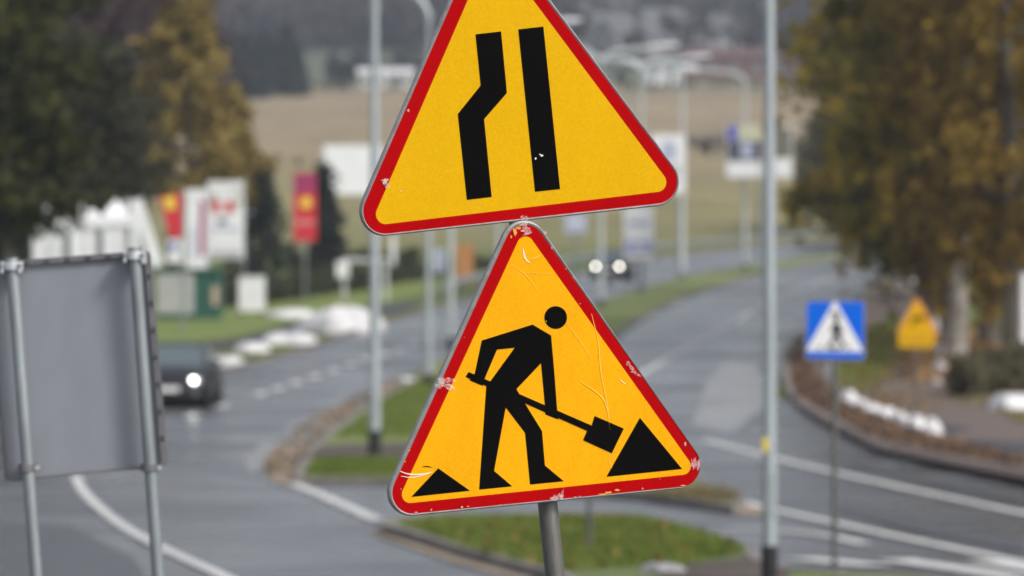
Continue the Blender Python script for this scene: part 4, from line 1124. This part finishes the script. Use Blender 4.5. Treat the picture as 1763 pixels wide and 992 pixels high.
bl = [(1590, 176, 17, 3.9, L_birch2, 'birch with thin hanging twigs at the crossing sign side'), (1596, 236, 17, 5.6, L_birch2, 'birch nearest the road at the bend, its branches hanging over it'), (1592, 196, 17, 4.9, L_birch, 'slender yellow birch right behind the amber triangle sign'), (1612, 214, 18, 5.2, L_birch, 'yellow birch second from the road'),
      (1638, 186, 18, 3.4, L_birch, 'olive gold birch behind the column of snow'), (1652, 165, 19, 3.0, L_birch3, 'birch with pale straight trunk above the shrubs'), (1705, 178, 19, 3.2, L_birch3, 'brown birch behind the pale trunk'),
      (1742, 158, 19, 3.0, L_birch3, 'dark brown birch next to the white post'), (1800, 170, 19, 3.2, L_birch3, 'birch at the picture border beyond the white post'), (1618, 285, 17, 4.6, L_birch2, 'birch deep behind the others at the bend end'), (1650, 250, 19, 3.5, L_birch3, 'tall brown birch deep between the olive ones'), (1720, 230, 19, 3.5, L_birch3, 'brown birch deep behind the white post')]
for i, (x, d, h, rd, lm, lab) in enumerate(bl):
    tree('birch_tree', lab, base(x, d), h, rd, 'birch', lm, bark_b if i in (5, 8) else bark_d, 8500, 100 + i, .16, GB, .12)
for i, (x, d, h, rd, lm, lab) in enumerate([(1436, 425, 9.5, 2.8, L_olive2, 'small olive tree beyond the road, next to the wide billboard'), (1490, 432, 12.5, 3.6, L_birch2, 'taller olive tree beyond the road, second from the wide billboard'), (1552, 440, 13.5, 3.8, L_olive2, 'olive tree beyond the road, half hidden by the hanging birches')]):
    tree('broadleaf_tree', lab, base(x, d), h, rd, 'broad', lm, bark_d, 6000, 150 + i, .22, 'olive trees beyond the far end of the road', .1)
# left trees
GL = 'trees on the far side of the oncoming road'
for i, (x, d, h, rd, k, lm, bm_, n, lab, cl) in enumerate([
    (15, 150, 13, 2.3, 'broad', L_olive, bark_d, 9000, 'olive leafy tree at the picture border above the sign back', .28),
    (80, 205, 11.5, 3.0, 'spruce', L_dark, bark_d, 10000, 'tall dark evergreen behind the white tents', .2),
    (130, 196, 9.5, 2.3, 'broad', L_dark, bark_d, 9000, 'dark leafy tree behind the white tents', .26),
    (186, 200, 8.2, 1.7, 'broad', L_dark, bark_d, 7000, 'low grey green leafy tree at the foot of the larch', .3),
    (215, 260, 18, 5.0, 'bare', L_brown, bark_p, 6000, 'bare purple brown tree behind the dark evergreens', .35),
    (120, 270, 19, 5.0, 'bare', L_brown, bark_p, 6000, 'bare brown tree at the picture top behind evergreens', .35),
    (300, 300, 18, 4.2, 'bare', L_brown, bark_p, 3000, 'bare tree standing just behind the yellow larch', .35),
    (325, 232, 13.4, 3.0, 'larch', L_larch, bark_d, 7000, 'yellow autumn larch above the flags', .33),
    (398, 262, 9.2, 2.2, 'larch', L_larch, bark_d, 3500, 'lower yellow larch above the widest banner', .36),
    (45, 200, 15, 3.2, 'broad', L_olive, bark_d, 8000, 'dark tree partly hidden by the olive one', .22)]):
    tree('larch_tree' if k == 'larch' else ('evergreen_tree' if k == 'spruce' else 'broadleaf_tree'), lab, base(x, d), h, rd, k, lm, bm_, n, 200 + i, .15, GL, cl)
for i, (x, d, yt, rd, lab) in enumerate([(446, 240, 262, 1.5, 'dark conifer beside the small white board'), (562, 262, 285, .9, 'narrow dark conifer behind the red banner')]):
    b_ = base(x, d); tree('conifer_tree', lab, b_, Zp(yt, d) - b_.z, rd, 'spruce', L_spruce, bark_d, 2600, 300 + i, .13, 'dark conifers near the banners', .05)
sp0 = None
for i, (x, d, h, lab) in enumerate([(405, 820, 10, 'conifer at the dark group end by the larch'), (425, 840, 9, 'second conifer in the dark group on the field'), (447, 815, 9.5, 'third conifer in the dark group on the field'), (468, 850, 8, 'shorter conifer in the dark group'), (498, 830, 10.5, 'pointed tallest conifer of the dark group'), (516, 835, 7, 'low conifer at the open end of the dark group'), (385, 830, 9, 'conifer half hidden behind the larch'), (590, 870, 3.2, 'tiny conifer left of the low white building')]):
    b_ = base(x, d)
    if sp0 is None:
        sp0 = tree('conifer_tree', lab, b_, 10, 2.4, 'spruce', L_spruce, bark_d, 2600, 400, .3, 'dark conifers on the tan field', .03)
    else:
        copy_thing(sp0, b_, i * 1.3, h / 10, lab)

def bush(name, label, loc, w, dep, h, lm, n, seed, cat='shrub', size=.1, group=None):
    rng = np.random.default_rng(seed)
    t = thing(name, label, cat, loc, 0, group)
    mb = MB(); r = random.Random(seed)
    for _ in range(10):
        a = r.uniform(0, 6.28); rr_ = r.uniform(.1, .42)
        mb.tube([(0, 0, 0), (w * rr_ * .5 * math.cos(a), dep * rr_ * .5 * math.sin(a), h * .5), (w * rr_ * math.cos(a), dep * rr_ * math.sin(a), h * r.uniform(.7, 1))], [.03, .02, .006], 4)
    mb.build('stem', bark_d, t)
    q_ = rng.normal(size=(n, 3)); q_ /= np.linalg.norm(q_, axis=1)[:, None]; q_ *= (rng.random((n, 1)) ** .4)
    q_ *= 1 + .25 * np.sin(q_[:, :1] * 5 + seed) * np.cos(q_[:, 1:2] * 4)
    q_ = q_ * np.array([w / 2, dep / 2, h * .55]) + np.array([0, 0, h * .5])
    q_[:, 2] = np.abs(q_[:, 2])
    leaf_mesh('foliage', q_, size, lm, t, rng)
    return t
for i, (x, y, w, h, lab) in enumerate([(1668, 690, 1.2, 1.0, 'low shrub nearest the snow column'), (1715, 685, 1.5, 1.15, 'wider shrub behind the big snow heap'), (1775, 680, 1.6, 1.3, 'shrub at the foot of the white post')]):
    bush('shrub', lab, G(x, y), w, 1.6, h, L_bush, 1500, 500 + i, size=.07, group='grey green shrubs by the path')
# hedges
def hedge(pts, wid, h, label, seed, n, lm):
    rng = np.random.default_rng(seed); c = resample(pts, 60)
    O = Vector((c[0][0], c[0][1], zt(c[0][1])))
    t = thing('hedge', label, 'hedge', O)
    idx = rng.integers(0, 59, n); u = rng.random(n)
    A = np.array(c); q2 = A[idx] * (1 - u)[:, None] + A[idx + 1] * u[:, None]
    z = np.array([zt(y) for y in q2[:, 1]])
    off = rng.normal(size=n) * wid / 3
    hh = h * (1 + .18 * np.sin(q2[:, 0] * 2.1) + .1 * np.sin(q2[:, 0] * 5.3))
    p = np.stack([q2[:, 0] + rng.normal(size=n) * .1, q2[:, 1] + off, z + hh * rng.random(n) ** .6], 1) - np.array(O)
    leaf_mesh('foliage', p, .11, lm, t, rng)
    mb = MB()
    for k in range(0, 60, 3):
        b_ = Vector((c[k][0], c[k][1], zt(c[k][1]))) - O; mb.tube([b_, b_ + Vector((0, 0, h * .8))], [.03, .01], 4)
    mb.build('stems', bark_d, t)
hedge(gp([(378, 530), (470, 520), (560, 508), (640, 498)]), .9, 1.0, 'long clipped green hedge behind the snow heaps', 1, 9000, L_shrub)
hedge(gp([(640, 496), (720, 482), (800, 470), (880, 462)]), .9, .7, 'lower hedge running on towards the lamp posts', 2, 6000, L_shrub)
hedge(gp([(500, 468), (600, 462), (720, 456)]), 1.0, .8, 'dark brownish hedge behind the barrier bar', 3, 5000, L_olive)

# far wooded hills and trees among the houses: one mass each
def wood(name, label, n, seed, fx, fy, hmin, hmax, lm, q=60, size=.9, keep=None):
    rng = np.random.default_rng(seed); P_ = []
    k = 0
    while k < n:
        y = rng.uniform(*fy); px = rng.uniform(*fx); x = X(px, y)
        if keep and not keep(px, y, rng): continue
        h = rng.uniform(hmin, hmax); w = h * rng.uniform(.22, .36)
        a = rng.normal(size=(q, 3)); a /= np.linalg.norm(a, axis=1)[:, None]; a *= rng.random((q, 1)) ** .45
        zz = (a[:, 2] + 1) / 2; con = np.where(rng.random() < .35, 1.25 - zz, 1.0)
        P_.append(np.stack([x + a[:, 0] * w * con, y + a[:, 1] * w * con, zt(y, x) + h * (.12 + .88 * zz)], 1)); k += 1
    o = leaf_mesh(name, np.concatenate(P_), size, lm, None, rng)
    return tag(o, label, kind='stuff')
L_hill = leafmat('hill_trees', (.022, .03, .032), (.11, .085, .075), .016); L_hill2 = leafmat('hill_trees_brown', (.03, .028, .034), (.12, .10, .10), .016)
wood('woods', 'wooded hill rising behind the tan field', 1700, 11, (150, 960), (1180, 1750), 8, 15, L_hill, 70, 1.0)
wood('woods', 'bare brown woods around the hillside houses', 1000, 12, (930, 1850), (1000, 1700), 6, 12, L_hill2, 70, .9, lambda px, y, g: g.random() < .10 + .5 * (y > 1180) + .4 * (y > 1380))
wood('field_shrubs', 'low shrubs and rough tussocks dotted over the tan field', 120, 14, (430, 1420), (500, 880), .5, 1.5, L_olive, 30, .25, lambda px, y, g: abs(y - 590 - .05 * (px - 900)) < 14 or y > 855)
wood('woods', 'scattered trees at the edge of the tan field', 90, 13, (560, 1100), (890, 990), 2, 5, L_hill, 50, .5)

# grass blades, fallen leaves
def blades(name, poly_px, n, seed, z0, m, hgt=.09, label=None):
    rng = np.random.default_rng(seed); w = np.array([[*G(*p, z0)[:2]] for p in poly_px])
    lo, hi = w.min(0), w.max(0); out = []
    def inside(p):
        c = False; j = len(w) - 1
        for i in range(len(w)):
            if (w[i][1] > p[1]) != (w[j][1] > p[1]) and p[0] < (w[j][0] - w[i][0]) * (p[1] - w[i][1]) / (w[j][1] - w[i][1]) + w[i][0]: c = not c
            j = i
        return c
    while len(out) < n:
        p = rng.uniform(lo, hi)
        if inside(p): out.append((p[0], p[1], zt(p[1]) + z0))
    b_ = np.array(out); a = rng.uniform(0, 6.28, n); h = hgt * rng.uniform(.4, 1.4, n); wd = .012
    dx, dy = np.cos(a) * wd, np.sin(a) * wd
    lean = rng.normal(size=(n, 2)) * hgt * .5
    v = np.stack([b_ + np.stack([dx, dy, 0 * dx], 1), b_ - np.stack([dx, dy, 0 * dx], 1), b_ + np.stack([lean[:, 0], lean[:, 1], h], 1)], 1).reshape(-1, 3)
    mb = MB(); mb.v = [tuple(q) for q in v]; mb.f = [(3 * i, 3 * i + 1, 3 * i + 2) for i in range(n)]
    me = bpy.data.meshes.new(name); me.from_pydata(mb.v, [], mb.f); me.materials.append(m)
    o = bpy.data.objects.new(name, me); COL.objects.link(o)
    return tag(o, label, kind='stuff')
Lg = leafmat('grass_blades', (.08, .125, .02), (.23, .28, .06), .8)
blades('grass', [(690, 905), (760, 893), (1100, 892), (1160, 904), (1230, 924), (1290, 950), (1180, 972), (960, 985), (800, 945)], 14000, 1, .115, Lg, .08, 'short grass on the small near island')
blades('grass', [(525, 818), (540, 795), (690, 792), (760, 800), (760, 822)], 6000, 2, .115, Lg, .09, 'short grass on the median tip')
blades('grass', [(575, 755), (650, 695), (720, 655), (800, 640), (800, 755)], 9000, 3, .115, Lg, .1, 'short grass on the median behind the slim lamp')
blades('grass', [(1100, 850), (1240, 846), (1280, 862), (1240, 868)], 800, 4, .115, leafmat('dry_grass', (.16, .13, .06), (.26, .21, .11), 1.0), .13, 'dry grass tufts at the median corner')

def fallen(name, poly_px, n, seed, z0, m, label, size=.05):
    rng = np.random.default_rng(seed); w = np.array([[*G(*p, z0)[:2]] for p in poly_px]); lo, hi = w.min(0), w.max(0); out = []
    while len(out) < n:
        p = rng.uniform(lo, hi); c = False; j = len(w) - 1
        for i in range(len(w)):
            if (w[i][1] > p[1]) != (w[j][1] > p[1]) and p[0] < (w[j][0] - w[i][0]) * (p[1] - w[i][1]) / (w[j][1] - w[i][1]) + w[i][0]: c = not c
            j = i
        if c: out.append((p[0], p[1], zt(p[1]) + z0 + .02 + abs(rng.normal()) * .03))
    o = leaf_mesh(name, np.array(out), size, m, None, rng)
    return tag(o, label, kind='stuff')
fallen('fallen_leaves', [(1365, 690), (1425, 720), (1516, 760), (1664, 790), (1763, 806), (1763, 790), (1640, 760), (1540, 728), (1460, 690), (1400, 640), (1380, 600), (1358, 620)], 3200, 4, .02, leafmat('verge_leaves', (.07, .045, .035), (.30, .19, .12), 1.0), 'brown leaves and twigs strewn over the bare verge', .06)
blades('grass', [(1440, 640), (1480, 575), (1545, 540), (1560, 600), (1525, 650), (1480, 690), (1450, 680)], 5000, 5, .02, Lg, .14, 'rough grass by the snow ridge')
blades('grass', [(1640, 700), (1700, 705), (1763, 735), (1763, 715), (1690, 690)], 1500, 6, .02, leafmat('yellowed_grass', (.14, .12, .03), (.30, .25, .08), 1.0), .16, 'yellowed grass along the footpath')
L_fall = leafmat('fallen_leaves', (.14, .07, .02), (.38, .26, .08), 1.0)
fallen('fallen_leaves', [(690, 905), (760, 893), (1100, 892), (1230, 924), (1290, 950), (1180, 972), (960, 985), (800, 945)], 190, 1, .13, L_fall, 'yellow fallen leaves scattered on the near island', .045)
fallen('fallen_leaves', [(1440, 660), (1500, 560), (1640, 560), (1800, 640), (1800, 720), (1640, 700), (1560, 720)], 2600, 2, .03, L_fall, 'rusty fallen leaves under the birches', .07)
fallen('fallen_leaves', [(465, 828), (452, 800), (520, 728), (690, 650), (704, 660), (565, 742), (510, 822)], 650, 3, .02, leafmat('gutter_leaves', (.20, .15, .10), (.42, .34, .25), 1.0), 'pale brown leaves swept along the median kerb', .06)

# ------------------------------------------------------------------ haze
hz = MB(); hz.box((0, 1100, 120), (3200, 2240, 243))
me_o = hz.build('haze', mat('haze_air', (1, 1, 1)))
hm = bpy.data.materials.new('haze_volume'); hm.use_nodes = True
n_, l_ = hm.node_tree.nodes, hm.node_tree.links
n_.remove(n_['Principled BSDF'])
pv = n_.new('ShaderNodeVolumePrincipled'); pv.inputs['Color'].default_value = (.74, .82, .95, 1); pv.inputs['Density'].default_value = .00021
l_.new(pv.outputs[0], n_['Material Output'].inputs['Volume'])
me_o.data.materials.clear(); me_o.data.materials.append(hm)
me_o['kind'] = 'stuff'; me_o['label'] = 'thin grey autumn haze'
